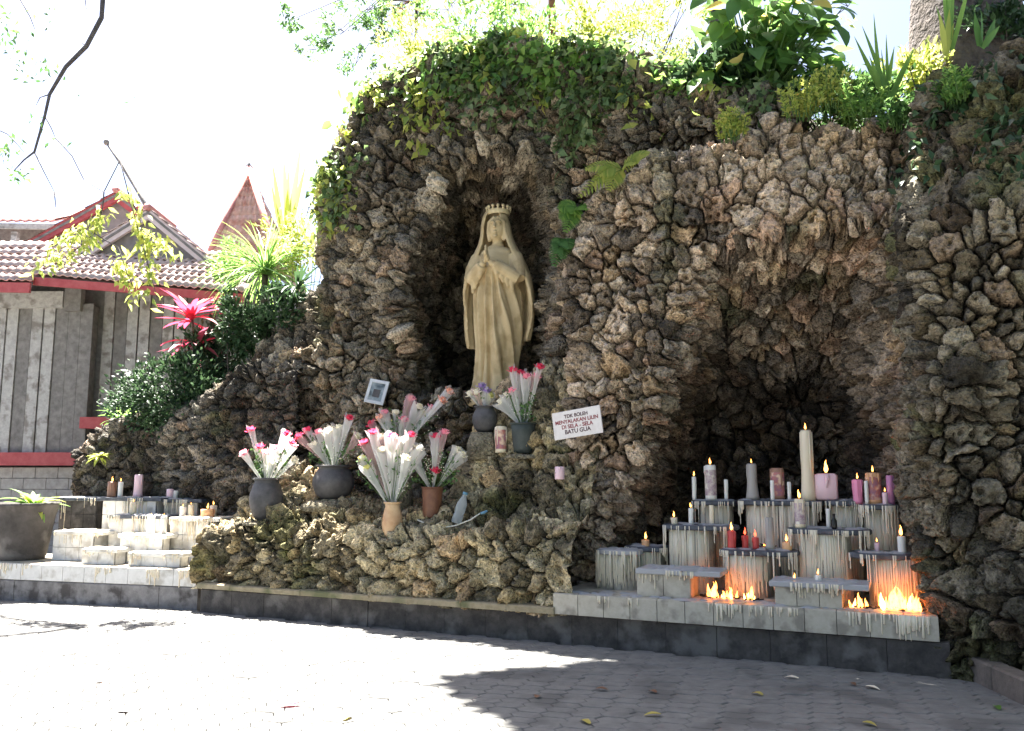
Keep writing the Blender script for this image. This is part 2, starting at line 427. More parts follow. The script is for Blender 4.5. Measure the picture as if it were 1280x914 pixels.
# ------------------------------------------------------------------ coral stone walls
PAL = np.array([(0.30, 0.262, 0.215), (0.36, 0.32, 0.265), (0.25, 0.225, 0.19), (0.43, 0.385, 0.325), (0.27, 0.255, 0.225), (0.33, 0.275, 0.20), (0.20, 0.185, 0.165), (0.47, 0.43, 0.37), (0.37, 0.29, 0.23)])
def rock(root, P, nr, nc, size, seed, bulge=0.10, joint=0.07, tintmul=(1, 1, 1), moss=0.25, pitamt=1.0, palette=None, maxparts=290, keep=None, jit=0.35, darken=None, mosscol=(0.105, 0.115, 0.045)):
    """P: nr x nc grid of points (row-major) facing the camera side; becomes separate stones fitted against each other"""
    r_ = np.random.default_rng(seed)
    Gd = P.reshape(nr, nc, 3)
    du = np.gradient(Gd, axis=1); dv = np.gradient(Gd, axis=0)
    N = np.cross(du, dv).reshape(-1, 3)
    N /= np.linalg.norm(N, axis=1, keepdims=True) + 1e-9
    flip = np.sum(N * (np.array(CP) - P), axis=1).mean() < 0
    if flip: N = -N
    # seeds: dart throwing with a size that drifts from place to place
    Pw = P + 0.07 * np.column_stack([vnoise(P, 4.5, seed + k) for k in (1, 2, 3)]) + 0.032 * np.column_stack([vnoise(P, 13, seed + k) for k in (4, 5, 6)]) + 0.012 * np.column_stack([vnoise(P, 34, seed + k) for k in (7, 8, 9)])
    loc_size = size * (1.0 + 0.35 * vnoise(P, 1.3, seed + 9))
    cell = size * 1.7; hashd = {}; seeds = []; srad = []
    cand = r_.permutation(len(P))[:60000]
    for i in cand:
        p = P[i]; rr = loc_size[i] * (0.55 + 0.75 * r_.random() ** 1.3)
        key = (int(p[0] // cell), int(p[1] // cell), int(p[2] // cell)); good = True
        for a in (-1, 0, 1):
            for b in (-1, 0, 1):
                for c in (-1, 0, 1):
                    for j in hashd.get((key[0] + a, key[1] + b, key[2] + c), ()):
                        q = seeds[j]; m = (rr + srad[j]) * 0.5
                        if (q[0] - p[0]) ** 2 + (q[1] - p[1]) ** 2 + (q[2] - p[2]) ** 2 < m * m: good = False; break
                    if not good: break
                if not good: break
            if not good: break
        if good:
            hashd.setdefault(key, []).append(len(seeds)); seeds.append(p); srad.append(rr)
    S = np.array(seeds); SR = np.array(srad); ns = len(S)
    kd = kdtree.KDTree(ns)
    for i, p in enumerate(S): kd.insert(p, i)
    kd.balance()
    K = 5; idx = np.zeros((len(P), K), dtype=np.int64); dis = np.full((len(P), K), 9.0)
    for i, p in enumerate(Pw):
        for k, (co, j, d) in enumerate(kd.find_n(p, K)): idx[i, k] = j; dis[i, k] = d
    D = dis - 0.42 * SR[idx]
    o = np.argsort(D, axis=1)[:, :2]; ar = np.arange(len(P))
    sid = idx[ar, o[:, 0]]; e = D[ar, o[:, 1]] - D[ar, o[:, 0]]
    prof = 1 - (1 - np.clip(e / 0.048, 0, 1)) ** 2.0
    off = r_.normal(0, 0.35, ns)[sid]; tilt = r_.normal(0, jit, (ns, 3))
    rel = Pw - S[sid]
    tl = np.clip(np.sum(tilt[sid] * rel, axis=1), -0.07, 0.07)
    offs = S[sid]
    Pn = P + offs * 3.7                                           # every stone has relief of its own
    lump = fbm(Pn, 8, 4, seed + 30)
    ridge = 1 - np.abs(fbm(Pn, 11, 3, seed + 40)) * 2.2
    hole = np.minimum(0.16, pits(P, 0.085, seed + 50, 0.016, 0.033, 0.9) * pitamt + pits(P * np.array((1, 1, 0.75)), 0.18, seed + 60, 0.03, 0.06, 0.5) * pitamt)
    worm = sstep(0.11 - np.abs(vnoise(Pn, 8.5, seed + 45)), 0, 0.07) * sstep(vnoise(Pn, 3.5, seed + 46), -0.1, 0.25) * 0.06 * pitamt   # eaten-out furrows
    hole = np.minimum(0.17, hole + worm)
    disp = -joint + prof * (joint + bulge * (0.75 + 0.5 * off) + tl + 0.06 * lump + 0.035 * ridge) - prof * hole
    Vd = P + N * disp[:, None]
    # colour of each stone, with weathering drifting across
    pal = PAL if palette is None else np.array(palette)
    base = pal[r_.integers(0, len(pal), ns)] * (0.50 + 0.95 * r_.random(ns))[:, None]
    T = base[sid] * np.array(tintmul)
    wn_ = fbm(P, 1.1, 4, seed + 70); T = T * (1 + 0.45 * wn_)[:, None]
    mo = sstep(fbm(P, 1.7, 5, seed + 80) + 0.35 * vnoise(S[sid], 3, seed + 81), 0.42 - moss, 0.78 - moss)
    T = T * (1 - 0.62 * mo[:, None]) + np.array(mosscol) * 0.62 * mo[:, None]
    bl = sstep(fbm(P * np.array((1, 1, 0.35)), 2.6, 4, seed + 90), 0.05, 0.35)    # black algae streaks
    T = T * (1 - 0.45 * bl[:, None])
    mor = 1 - sstep(e, 0.004, 0.016); T = T * (1 - mor[:, None]) + np.array((0.035, 0.032, 0.028)) * mor[:, None]      # old dark mortar
    if darken is not None: T = T * darken(P)[:, None]
    mx_ = T.max(axis=1, keepdims=True); T = T * np.minimum(1, (0.40 + 0.35 * np.tanh(np.maximum(0, mx_ - 0.40) / 0.35)) / np.maximum(mx_, 1e-4)); T = np.clip(T, 0.010, 0.75)
    # faces -> stones
    rr, cc = np.meshgrid(np.arange(nr - 1), np.arange(nc - 1), indexing='ij')
    a = (rr * nc + cc).ravel(); F = np.column_stack([a, a + 1, a + nc + 1, a + nc])
    if flip: F = F[:, ::-1]
    fid = sid[F[:, 0]]
    if keep is not None: km = keep(P)[F[:, 0]]; F = F[km]; fid = fid[km]
    fc = Vd[F].mean(axis=1)
    fn = np.cross(Vd[F[:, 2]] - Vd[F[:, 0]], Vd[F[:, 3]] - Vd[F[:, 1]]) * 0.5
    view = np.array(CP) - fc; dist = np.linalg.norm(view, axis=1)
    facing = np.maximum(0, np.sum(fn * view, axis=1) / dist) / dist ** 2
    x_, y_, _ = to_px(fc)
    facing *= (x_ > 0) & (x_ < W_PX) & (y_ > 0) & (y_ < H_PX)
    score = np.bincount(fid, weights=facing, minlength=ns)
    order = np.argsort(-score); big = set(order[:maxparts][score[order[:maxparts]] * FPX ** 2 > 60].tolist())
    so = np.argsort(fid, kind='stable'); fs = fid[so]; cuts = np.flatnonzero(np.diff(fs)) + 1
    rest = []
    for grp in np.split(so, cuts):
        if len(grp) == 0: continue
        k = fid[grp[0]]
        if k in big:
            f = F[grp]; u, inv = np.unique(f, return_inverse=True)
            part('stone', Vd[u], inv.reshape(f.shape), M['stone'], root, True, T[u])
        else: rest.append(grp)
    if rest:
        f = F[np.concatenate(rest)]; u, inv = np.unique(f, return_inverse=True)
        part('stonework', Vd[u], inv.reshape(f.shape), M['stone'], root, True, T[u])['kind'] = 'stuff'
    return Vd
A0n, UVn, NVn = np.array(A0), np.array(UV), np.array(NV)
def wcn(u, d, z):
    return A0n + u.reshape(-1, 1) * UVn + d.reshape(-1, 1) * NVn + z.reshape(-1, 1) * np.array((0, 0, 1.0))
def curve(pts, d, by='z'):
    """outline given as picture points on the plane at depth d -> interpolators in wall coordinates"""
    q = np.array([W(x, y, d) for x, y in pts])
    if by == 'z': q = q[np.argsort(q[:, 1])]; return lambda z: np.interp(z, q[:, 1], q[:, 0])
    q = q[np.argsort(q[:, 0])]; return lambda u: np.interp(u, q[:, 0], q[:, 1])
def samples(lo, hi, step, fine=None):
    out = [lo]
    while out[-1] < hi:
        x = out[-1]; s = step
        for a, b, st in (fine or []):
            if a <= x < b: s = st
        out.append(x + s)
    return np.array(out)
def noise2(u, z, f, seed):
    return vnoise(np.column_stack([u.ravel(), z.ravel(), np.zeros(u.size)]), f, seed).reshape(u.shape)

GRID = 0.0130
# --- tall grotto with the statue niche
DG = 1.5
sg_left = curve([(296, 640), (298, 500), (312, 430), (372, 345), (398, 290), (415, 235), (432, 185), (452, 125), (470, 60)], DG)
sg_top = curve([(440, 112), (500, 84), (560, 66), (640, 56), (700, 62), (760, 68), (830, 84), (900, 105), (1000, 130), (1200, 160)], DG, 'u')
ni_l = curve([(508, 540), (510, 485), (513, 400), (520, 330), (540, 265), (572, 218), (600, 200), (630, 192), (660, 188)], DG)
ni_r = curve([(692, 540), (692, 485), (693, 400), (697, 330), (700, 270), (688, 235), (668, 206), (638, 192), (606, 188)], DG)
NZ0 = W(600, 492, DG + 0.4)[1]                      # niche floor
NZ1 = W(634, 192, DG)[1]
uA, uB = W(508, 480, DG)[0], W(700, 270, DG)[0]
ss = samples(W(300, 640, DG)[0] - 1.6, W(1010, 400, DG)[0], GRID, [(uA - 0.15, uA + 0.7, 0.008), (uB - 0.4, uB + 0.1, 0.010)])
vv = samples(0.75, W(640, 56, DG)[1] + 2.5, GRID, [(NZ1 - 0.6, NZ1 + 0.06, 0.0055)])
s_, v_ = np.meshgrid(ss, vv)
zt = sg_top(s_) + 0.10 * noise2(s_, s_ * 0, 2.3, 3)
z_ = zt - softp(zt - v_, 0.12); ev = softp(v_ - zt, 0.12)
ul = sg_left(np.minimum(z_, 6.6)) + 0.12 * noise2(z_ * 0, z_, 1.6, 4)
u_ = ul + softp(s_ - ul, 0.14); es = softp(ul - s_, 0.14)
d_ = DG + ev + es + 0.22 * noise2(u_, z_, 0.7, 5) + 0.16 * noise2(u_, z_, 1.6, 6) - 0.12 * sstep(z_, 4.9, 5.6)
def sdist(u, z, pts, d):                 # distance inside an outline given in the picture
    q = np.array([W(x, y, d) for x, y in pts]); best = np.full(u.shape, 9.0); ins = np.zeros(u.shape, dtype=bool)
    for (x0, y0), (x1, y1) in zip(q, np.roll(q, -1, axis=0)):
        t = np.clip(((u - x0) * (x1 - x0) + (z - y0) * (y1 - y0)) / ((x1 - x0) ** 2 + (y1 - y0) ** 2 + 1e-12), 0, 1)
        best = np.minimum(best, np.hypot(u - x0 - t * (x1 - x0), z - y0 - t * (y1 - y0)))
        if y1 != y0: ins ^= ((y0 > z) != (y1 > z)) & (u < (x1 - x0) * (z - y0) / (y1 - y0) + x0)
    return np.where(ins, best, -best)
inside = sdist(u_, z_, [(496, 600), (497, 485), (502, 400), (512, 325), (533, 258), (562, 212), (596, 190), (632, 183), (664, 192), (688, 222), (700, 265), (699, 330), (697, 400), (696, 485), (696, 600)], DG) + 0.04 * noise2(u_, z_, 3.0, 7)
fl = sstep(z_, NZ0 - 0.03, NZ0 + 0.05)
rec = 2.5 * sstep(inside, 0.0, 0.42) ** 0.85 * fl; d_ = d_ + rec; u_ = u_ - 0.50 * rec      # the hollow opens towards the courtyard
grotto = thing('statue_grotto', 'tall rugged coral stone grotto with an arched niche around the statue', 'grotto', tuple(wc(W(600, 500, DG)[0], DG, 0)))
SG_P = wcn(u_.ravel(), d_.ravel(), z_.ravel()); SG_shape = u_.shape
SG_V = rock(grotto, SG_P, *SG_shape, 0.205, 11, keep=lambda P: ~((((P - A0n) @ UVn) > W(745, 400, DG)[0]) & (P[:, 2] < 4.45)), bulge=0.09, joint=0.115, moss=0.12, tintmul=(0.86, 0.80, 0.69))

# --- block with the candle recess
DC = 0.85
cg_top = curve([(640, 330), (690, 300), (722, 262), (762, 232), (810, 190), (860, 182), (925, 152), (958, 128), (1000, 158), (1060, 150), (1100, 140), (1130, 165), (1200, 180)], DC, 'u')
cg_l = lambda z: np.full_like(z, W(702, 500, DC)[0]) + 0.10 * noise2(z * 0, z, 1.3, 14)
cv_l = curve([(742, 760), (748, 690), (775, 620), (812, 540), (832, 470), (846, 410), (852, 350), (866, 290)], DC)
cv_r = curve([(1170, 760), (1172, 690), (1168, 600), (1160, 500), (1150, 400), (1138, 330), (1118, 290)], DC)
CZ1 = W(990, 286, DC)[1]
uC = W(850, 360, DC)[0]
ss = samples(W(702, 500, DC)[0] - 0.9, W(1215, 500, DC)[0], GRID, [(W(742, 700, DC)[0], uC + 0.5, 0.010), (uC + 0.5, W(1150, 500, DC)[0], 0.0125)])
vv = samples(0.30, W(958, 128, DC)[1] + 1.7, GRID)
s_, v_ = np.meshgrid(ss, vv)
zt = cg_top(s_) + 0.09 * noise2(s_, s_ * 0, 3.1, 13)
z_ = zt - softp(zt - v_, 0.10); ev = softp(v_ - zt, 0.10)
ul = cg_l(z_); u_ = ul + softp(s_ - ul, 0.12); es = softp(ul - s_, 0.12)
d_ = DC + ev + es + 0.10 * noise2(u_, z_, 0.8, 15) + 0.08 * noise2(u_, z_, 2.0, 16) + 0.03 * (z_ - 1)
inl = sstep(u_ - cv_l(z_), -0.05, 0.5); inr = sstep(cv_r(z_) - u_, -0.05, 0.6)
itop = np.clip((CZ1 + 0.08 * noise2(u_, u_ * 0, 2.5, 18) - z_) / 1.6, 0, 1) ** 0.62
rec = 1.45 * inl * inr * itop; d_ = d_ + rec; u_ = u_ - 0.22 * rec
def soot_and_shade(P):                       # candle soot and painted-in shade darken the deep, low hollow
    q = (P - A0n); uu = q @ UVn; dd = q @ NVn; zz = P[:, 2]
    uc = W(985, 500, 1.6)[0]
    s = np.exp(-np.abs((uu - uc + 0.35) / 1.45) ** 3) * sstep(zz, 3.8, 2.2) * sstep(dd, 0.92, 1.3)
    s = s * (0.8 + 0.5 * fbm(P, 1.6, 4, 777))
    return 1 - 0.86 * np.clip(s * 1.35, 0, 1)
candle_grotto = thing('candle_grotto', 'pale pitted coral stone block hollowed into a recess behind the candle tables', 'grotto', tuple(wc(W(950, 500, DC)[0], DC, 0)))
CG_P = wcn(u_.ravel(), d_.ravel(), z_.ravel()); CG_shape = u_.shape
CG_V = rock(candle_grotto, CG_P, *CG_shape, 0.235, 21, bulge=0.09, joint=0.12, moss=0.02, tintmul=(1.95, 1.70, 1.46), pitamt=1.5, darken=soot_and_shade)

# --- mossy buttress on the right
DB = 0.05
bt_top = curve([(1100, 190), (1130, 150), (1160, 62), (1200, 48), (1280, 34), (1420, 20), (1600, 20)], DB, 'u')
bt_l = curve([(1186, 860), (1178, 800), (1172, 740), (1158, 680), (1150, 600), (1146, 500), (1142, 400), (1136, 300), (1140, 200), (1150, 120), (1165, 40)], DB)
ss = samples(W(1150, 500, DB)[0] - 1.1, W(1720, 500, DB)[0], GRID)
vv = samples(-0.05, W(1280, 30, DB)[1] + 1.4, GRID)
s_, v_ = np.meshgrid(ss, vv)
zt = bt_top(s_) + 0.10 * noise2(s_, s_ * 0, 2.6, 23)
z_ = zt - softp(zt - v_, 0.12); ev = softp(v_ - zt, 0.12)
ul = bt_l(z_) + 0.06 * noise2(z_ * 0, z_, 2.2, 24)
u_ = ul + softp(s_ - ul, 0.11); es = softp(ul - s_, 0.11)
d_ = DB + ev + es + 0.14 * noise2(u_, z_, 0.9, 25) + 0.12 * noise2(u_, z_, 2.1, 26) + 0.55 * sstep(z_, 3.4, 5.4) - 0.10
buttress = thing('rock_buttress', 'dark mossy rock buttress closing the candle recess beside the kerb', 'rock', tuple(wc(W(1230, 850, DB)[0], DB, 0)))
BT_P = wcn(u_.ravel(), d_.ravel(), z_.ravel()); BT_shape = u_.shape
BT_V = rock(buttress, BT_P, *BT_shape, 0.225, 31, bulge=0.11, moss=0.26, joint=0.12, mosscol=(0.17, 0.175, 0.065), tintmul=(0.62, 0.59, 0.50), pitamt=1.2)

# --- low planter wall and the rocks that climb from it to the statue
PZ = W(470, 662, 0.12)[1]
u0, u1 = W(250, 700, 0.12)[0], W(716, 700, 0.12)[0]
ss = samples(u0 - 0.05, u1, 0.016)
vv = samples(0.26, PZ + 1.75, 0.016)
s_, v_ = np.meshgrid(ss, vv)
def gauss(u, d, px, py, dd, ru, rd):
    uu = W(px, py, dd)[0]; return np.exp(-((u - uu) / ru) ** 2 - ((d - dd) / rd) ** 2)
ztop = PZ + 0.07 * noise2(s_, s_ * 0, 1.8, 33) - 0.10 * sstep(-s_, -(u0 + 0.5), -(u0 - 0.1))
zz = ztop - softp(ztop - v_, 0.05); dd_ = softp(v_ - ztop, 0.05)
d_ = 0.13 + dd_ + 0.05 * noise2(s_, zz, 1.8, 34)
zr = 0.16 * dd_                                                   # terrace rises to the back
uS = W(600, 560, 0.8)[0]
zr = zr + 1.55 * sstep(dd_, 0.25, 1.35) * sstep(s_, uS - 0.55, uS + 0.05)      # rocks under the statue
zr = zr + 0.62 * gauss(s_, d_, 392, 530, 1.0, 0.55, 0.32) + 0.16 * gauss(s_, d_, 415, 620, 0.65, 0.35, 0.25) + 0.30 * gauss(s_, d_, 345, 560, 1.2, 0.5, 0.35)
zr = zr + 0.10 * noise2(s_, d_, 2.4, 35) * sstep(dd_, 0.0, 0.3)
z_ = zz + zr
PW_P = wcn(s_.ravel(), d_.ravel(), z_.ravel())
planter = thing('planter_wall', 'low ochre coral stone planter wall with rocks climbing to the statue niche', 'wall', tuple(wc((u0 + u1) / 2, 0.13, 0.26)))
PW_V = rock(planter, PW_P, *s_.shape, 0.27, 41, bulge=0.085, moss=0.24, joint=0.10, tintmul=(1.42, 1.30, 0.95), pitamt=1.0, mosscol=(0.20, 0.20, 0.06))
def terrace(u, d):                       # rock height under a point of the planter
    k = np.argmin((np.asarray(PW_V) @ UVn - (A0n @ UVn) - u) ** 2 + ((np.asarray(PW_V) - A0n) @ NVn - d) ** 2 + np.where(np.asarray(PW_V)[:, 2] < PZ - 0.15, 9, 0))
    return float(PW_V[k, 2])

# --- dark rock bank behind the left tables
DL = 1.25
bk_top = curve([(60, 600), (100, 556), (130, 530), (180, 520), (240, 505), (300, 470), (340, 440)], DL, 'u')
bk_l = curve([(84, 760), (88, 640), (96, 570), (110, 530)], DL)
ss = samples(W(90, 600, DL)[0] - 1.6, W(370, 600, DL)[0], 0.022)
vv = samples(0.2, W(320, 470, DL)[1] + 1.6, 0.024)
s_, v_ = np.meshgrid(ss, vv)
zt = bk_top(s_) + 0.06 * noise2(s_, s_ * 0, 3.0, 43)
z_ = zt - softp(zt - v_, 0.10); ev = softp(v_ - zt, 0.10)
ul = bk_l(z_); u_ = ul + softp(s_ - ul, 0.12); es = softp(ul - s_, 0.12)
d_ = DL + ev + es + 0.12 * noise2(u_, z_, 1.2, 45)
bank = thing('rock_bank', 'dark low rock bank overgrown with shrubs behind the sunlit candle tables', 'rock', tuple(wc(W(200, 600, DL)[0], DL, 0)))
BK_P = wcn(u_.ravel(), d_.ravel(), z_.ravel())
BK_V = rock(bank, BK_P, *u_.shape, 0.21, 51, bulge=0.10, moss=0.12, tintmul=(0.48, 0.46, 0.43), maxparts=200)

# solid earth behind the walls, so that plants stand on something
def earth(name, ua, ub, da, db, z0, z1, seed):
    uu = np.linspace(ua, ub, 60); dd = np.linspace(da, db, 40)
    a, b = np.meshgrid(uu, dd)
    z = z1 + 0.18 * noise2(a, b, 0.9, seed)
    edge = np.minimum.reduce([a - ua, ub - a, b - da, db - b])
    z = z0 + (z - z0) * np.clip(edge / 0.25, 0, 1) ** 0.5
    V = wcn(a.ravel(), b.ravel(), z.ravel()); rr, cc = np.meshgrid(np.arange(39), np.arange(59), indexing='ij'); k = (rr * 60 + cc).ravel()
    o = solo(name, V, np.column_stack([k, k + 1, k + 61, k + 60]), M['core'], tuple(wc((ua + ub) / 2, (da + db) / 2, 0)), kind='structure')
    return o
ZT_S = W(640, 56, DG)[1]; ZT_C = W(958, 128, DC)[1]
earth('terrain_hill', W(480, 300, DG)[0], W(900, 300, DG)[0] + 4.5, DG + 3.1, DG + 9, 0, ZT_S - 0.35, 61)
earth('terrain_shoulder', W(760, 300, DC)[0], W(1500, 300, DC)[0], DC + 2.9, DC + 5.0, 0, ZT_C - 0.75, 62)
# ------------------------------------------------------------------ plinth, ledge, kerb
def prism(b, pts, z0, z1, back=0.5, bev=0.012):
    """a long low wall block whose front follows ground points"""
    pts = [Vector(p) for p in pts]
    V = []; n = len(pts)
    for p in pts:
        V += [(p.x, p.y, z0), (p.x, p.y, z1 - bev), (p.x + NV.x * bev, p.y + NV.y * bev, z1), (p.x + NV.x * back, p.y + NV.y * back, z1), (p.x + NV.x * back, p.y + NV.y * back, z0)]
    F = []
    for i in range(n - 1):
        for k in range(5):
            a = i * 5 + k; c = i * 5 + (k + 1) % 5
            F.append((c, a, a + 5, c + 5))
    F += [(0, 1, 2, 3, 4), tuple((n - 1) * 5 + k for k in (4, 3, 2, 1, 0))]
    b.add(V, F)
rnd = random.Random(3)
PLH = 0.27
front = [G(250, 765), G(690, 801), G(1190, 848)]
plinth = thing('stone_plinth', 'long low dark stone plinth under the planter wall and candle slab', 'plinth', tuple(front[1]))
def along(pts, s):
    tot = [0]
    for a, b in zip(pts, pts[1:]): tot.append(tot[-1] + (b - a).length)
    s *= tot[-1]
    for i in range(len(pts) - 1):
        if s <= tot[i + 1] + 1e-9: return pts[i].lerp(pts[i + 1], (s - tot[i]) / (tot[i + 1] - tot[i]))
NPL = 17
for i in range(NPL):
    b = MB(); jit = NV * rnd.uniform(-0.006, 0.006)
    p, q = along(front, (i + 0.004) / NPL) + jit, along(front, (i + 0.996) / NPL) + jit
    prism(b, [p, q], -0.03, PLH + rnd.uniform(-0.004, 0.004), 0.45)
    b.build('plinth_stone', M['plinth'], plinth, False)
ledge = [WP(246, 736, -0.03), WP(692, 760, -0.03)]
for i in range(9):
    b = MB(); p, q = ledge[0].lerp(ledge[1], (i + 0.003) / 9), ledge[0].lerp(ledge[1], (i + 0.997) / 9)
    off = NV * rnd.uniform(-0.004, 0.004)
    prism(b, [p + off, q + off], PLH + 0.006, PLH + 0.066 + rnd.uniform(-0.003, 0.003), 0.3)
    b.build('ledge_stone', M['ledge'], plinth, False)
kerb = thing('kerb', 'short brown stone kerb at the foot of the mossy buttress', 'kerb', tuple(G(1250, 880)))
k0, k1 = G(1206, 846), G(1330, 905)
for i in range(3):
    b = MB(); kd_ = (k1 - k0).normalized(); c = k0.lerp(k1, (i + 0.5) / 3) + Vector((-kd_.y, kd_.x, 0)) * (0.07 if kd_.x < 0 else 0.07)
    b.box(c + Vector((0, 0, 0.07)), ((k1 - k0).length / 3 - 0.012, 0.16, 0.22), kd_, Vector((-kd_.y, kd_.x, 0)), Vector((0, 0, 1)), 0.015)
    b.build('kerb_stone', M['kerb'] if 'kerb' in M else M['ledge'], kerb, False)

# ------------------------------------------------------------------ candle tables
UVz = Vector((0, 0, 1))
def drips(b, u0, u1, d, ztop, n, lmin, lmax, rnd, rad=0.007, face=-1):
    cl = [(rnd.uniform(u0, u1), rnd.uniform(0.02, 0.09), rnd.uniform(0.35, 1.0)) for _ in range(max(2, n // 7))]
    for _ in range(n):
        c_, w_, l_ = rnd.choice(cl); u = min(u1, max(u0, rnd.gauss(c_, w_))); L = (lmin + (lmax - lmin) * rnd.random() ** 1.8 * l_) * rnd.uniform(0.4, 1.0); r = rad * rnd.uniform(0.4, 1.5)
        p = wc(u, d - r * 0.3, ztop + 0.004)
        b.tube([p, p - UVz * (L * 0.5), p - UVz * (L * 0.92), p - UVz * L], [r, r * 0.8, r * 0.95, r * 0.3], 5)
def wax_puddle(b, u0, u1, d0, d1, z, rnd, n):
    for _ in range(n):
        u, d = rnd.uniform(u0, u1), rnd.uniform(d0, d1); r = rnd.uniform(0.03, 0.10)
        c = wc(u, d, z); k = 11; V = [c + Vector((0, 0, 0.014))]
        rim = [r * rnd.uniform(0.6, 1.15) for _ in range(k)]
        V += [c + UV * (0.6 * rim[i] * math.cos(6.283 * i / k)) + NV * (0.6 * rim[i] * math.sin(6.283 * i / k)) + Vector((0, 0, 0.011)) for i in range(k)]
        V += [c + UV * (rim[i] * math.cos(6.283 * i / k)) + NV * (rim[i] * math.sin(6.283 * i / k)) for i in range(k)]
        b.add(V, [(0, 1 + i, 1 + (i + 1) % k) for i in range(k)] + [(1 + i, 1 + k + i, 1 + k + (i + 1) % k, 1 + (i + 1) % k) for i in range(k)])
TABLES = {}
def table(key, x0, x1, y, d, depth, px0, px1, zbase, label, group, top='soot', tilemat='tile', thick=0.05, nd=26, dl=0.28, wax='waxgrey', seed=0, drum=False):
    """a slab on a tiled block: x0..x1, y give the front top edge in the picture, px0..px1 the block below"""
    rnd = random.Random(seed + 7)
    ua, z = W(x0, y, d); ub, _ = W(x1, y, d); z = (W(x0, y, d)[1] + W(x1, y, d)[1]) / 2 if abs(x1 - x0) < 10 else W((x0 + x1) / 2, y, d)[1]
    pa, pb = W(px0, y, d + 0.05)[0], W(px1, y, d + 0.05)[0]
    t = thing('candle_table', label, 'table', tuple(wc((ua + ub) / 2, d + depth / 2, zbase)), group)
    def ring(hw, hd, uc, dc, zz, n=36, p=3.0):                       # rounded outline, squarish at the back
        out = []
        for k in range(n):
            a = 2 * math.pi * k / n; c, s_ = math.cos(a), math.sin(a)
            out.append(wc(uc + hw * math.copysign(abs(c) ** (2 / p), c), dc + hd * math.copysign(abs(s_) ** (2 / p), s_), zz))
        return out
    def loft(b, rings):
        n = len(rings[0]); V = [v for r in rings for v in r]; F = [(i * n + k, i * n + (k + 1) % n, (i + 1) * n + (k + 1) % n, (i + 1) * n + k) for i in range(len(rings) - 1) for k in range(n)]
        F += [tuple(reversed(range(n))), tuple(range((len(rings) - 1) * n, len(rings) * n))]; b.add(V, F); return b
    if drum:
        uc, dc, hw, hd = (ua + ub) / 2, d + depth / 2, (ub - ua) / 2, depth / 2
        loft(MB(), [ring(hw - .012, hd - .012, uc, dc, z - thick), ring(hw, hd, uc, dc, z - thick + .012), ring(hw, hd, uc, dc, z - .01), ring(hw - .012, hd - .012, uc, dc, z)]).build('table_top', M[top], t, False)
        zb = z - thick + 0.004; h = zb - zbase; pc_u, pw, pd = (pa + pb) / 2, (pb - pa) / 2, min(depth / 2 - .03, (pb - pa) / 2)
        loft(MB(), [ring(pw - .012, pd - .012, pc_u, dc, zbase, 36, 2.2), ring(pw - .012, pd - .012, pc_u, dc, zb, 36, 2.2)]).build('drum', M['joint'], t)
        nz = max(1, round(h / 0.24)); NS = 20
        for j in range(nz):
            for k in range(NS):
                a0, a1 = 2 * math.pi * (k + .04) / NS, 2 * math.pi * (k + .96) / NS
                if math.sin((a0 + a1) / 2) > 0.45: continue
                def pt(a, r, zz):
                    c, s_ = math.cos(a), math.sin(a); return wc(pc_u + (pw + r) * math.copysign(abs(c) ** .91, c), dc + (pd + r) * math.copysign(abs(s_) ** .91, s_), zz)
                z0, z1 = zbase + h * j / nz + .002, zbase + h * (j + 1) / nz - .002
                V = [pt(a, r, zz) for r in (-.014, 0) for zz in (z0, z1) for a in (a0, (a0 + a1) / 2, a1)]
                part('tile', np.array([tuple(v) for v in V]), [(6, 7, 10, 9), (7, 8, 11, 10), (0, 3, 9, 6), (2, 8, 11, 5), (3, 4, 10, 9), (4, 5, 11, 10), (0, 6, 7, 1), (1, 7, 8, 2)], M[tilemat], t, False)
        b = MB()
        for _ in range(nd * 2):                                          # wax runs down the drum, ribs of uneven length
            a = rnd.gauss(rnd.choice([-2.4, -1.9, -1.4, -0.9]), .22); c, s_ = math.cos(a), math.sin(a); q = wc(pc_u + (pw + .002) * math.copysign(abs(c) ** .91, c), dc + (pd + .002) * math.copysign(abs(s_) ** .91, s_), zb + .004)
            L = h * (0.25 + 0.75 * rnd.random() ** .7); r = rnd.uniform(.004, .010); b.tube([q, q - UVz * L * .5, q - UVz * L * .9, q - UVz * L], [r, r * .7, r, r * .3], 5)
        for _ in range(int(nd * .7)):                                     # and hangs from the rim
            a = rnd.gauss(rnd.choice([-2.5, -1.8, -1.3, -0.7]), .2); c, s_ = math.cos(a), math.sin(a); q = wc(uc + hw * math.copysign(abs(c) ** (2 / 3), c), dc + hd * math.copysign(abs(s_) ** (2 / 3), s_), z - .008)
            L = thick + dl * rnd.random() ** 2.2; r = rnd.uniform(.004, .010); b.tube([q, q - UVz * L * .5, q - UVz * L * .9, q - UVz * L], [r, r * .7, r, r * .3], 5)
        b.build('wax_drips', M['wax'], t)['kind'] = 'stuff'
        b = MB(); wax_puddle(b, ua + 0.08, ub - 0.08, d + 0.08, d + depth - 0.08, z - 0.001, rnd, 14); b.build('wax_puddle', M[wax], t)['kind'] = 'stuff'
        TABLES[key] = (d, depth, z, ua, ub)
        return t
    MB().box(wc((ua + ub) / 2, d + depth / 2, z - thick / 2), (ub - ua, depth, thick), UV, NV, UVz, 0.008).build('table_top', M[top], t, False)
    # tiled block: a body and its facing tiles
    zb = z - thick + 0.004; h = zb - zbase
    MB().box(wc((pa + pb) / 2, d + 0.06 + (depth - 0.08) / 2, zbase + h / 2), (pb - pa - 0.012, depth - 0.10, h), UV, NV, UVz).build('block', M['joint'], t, False)
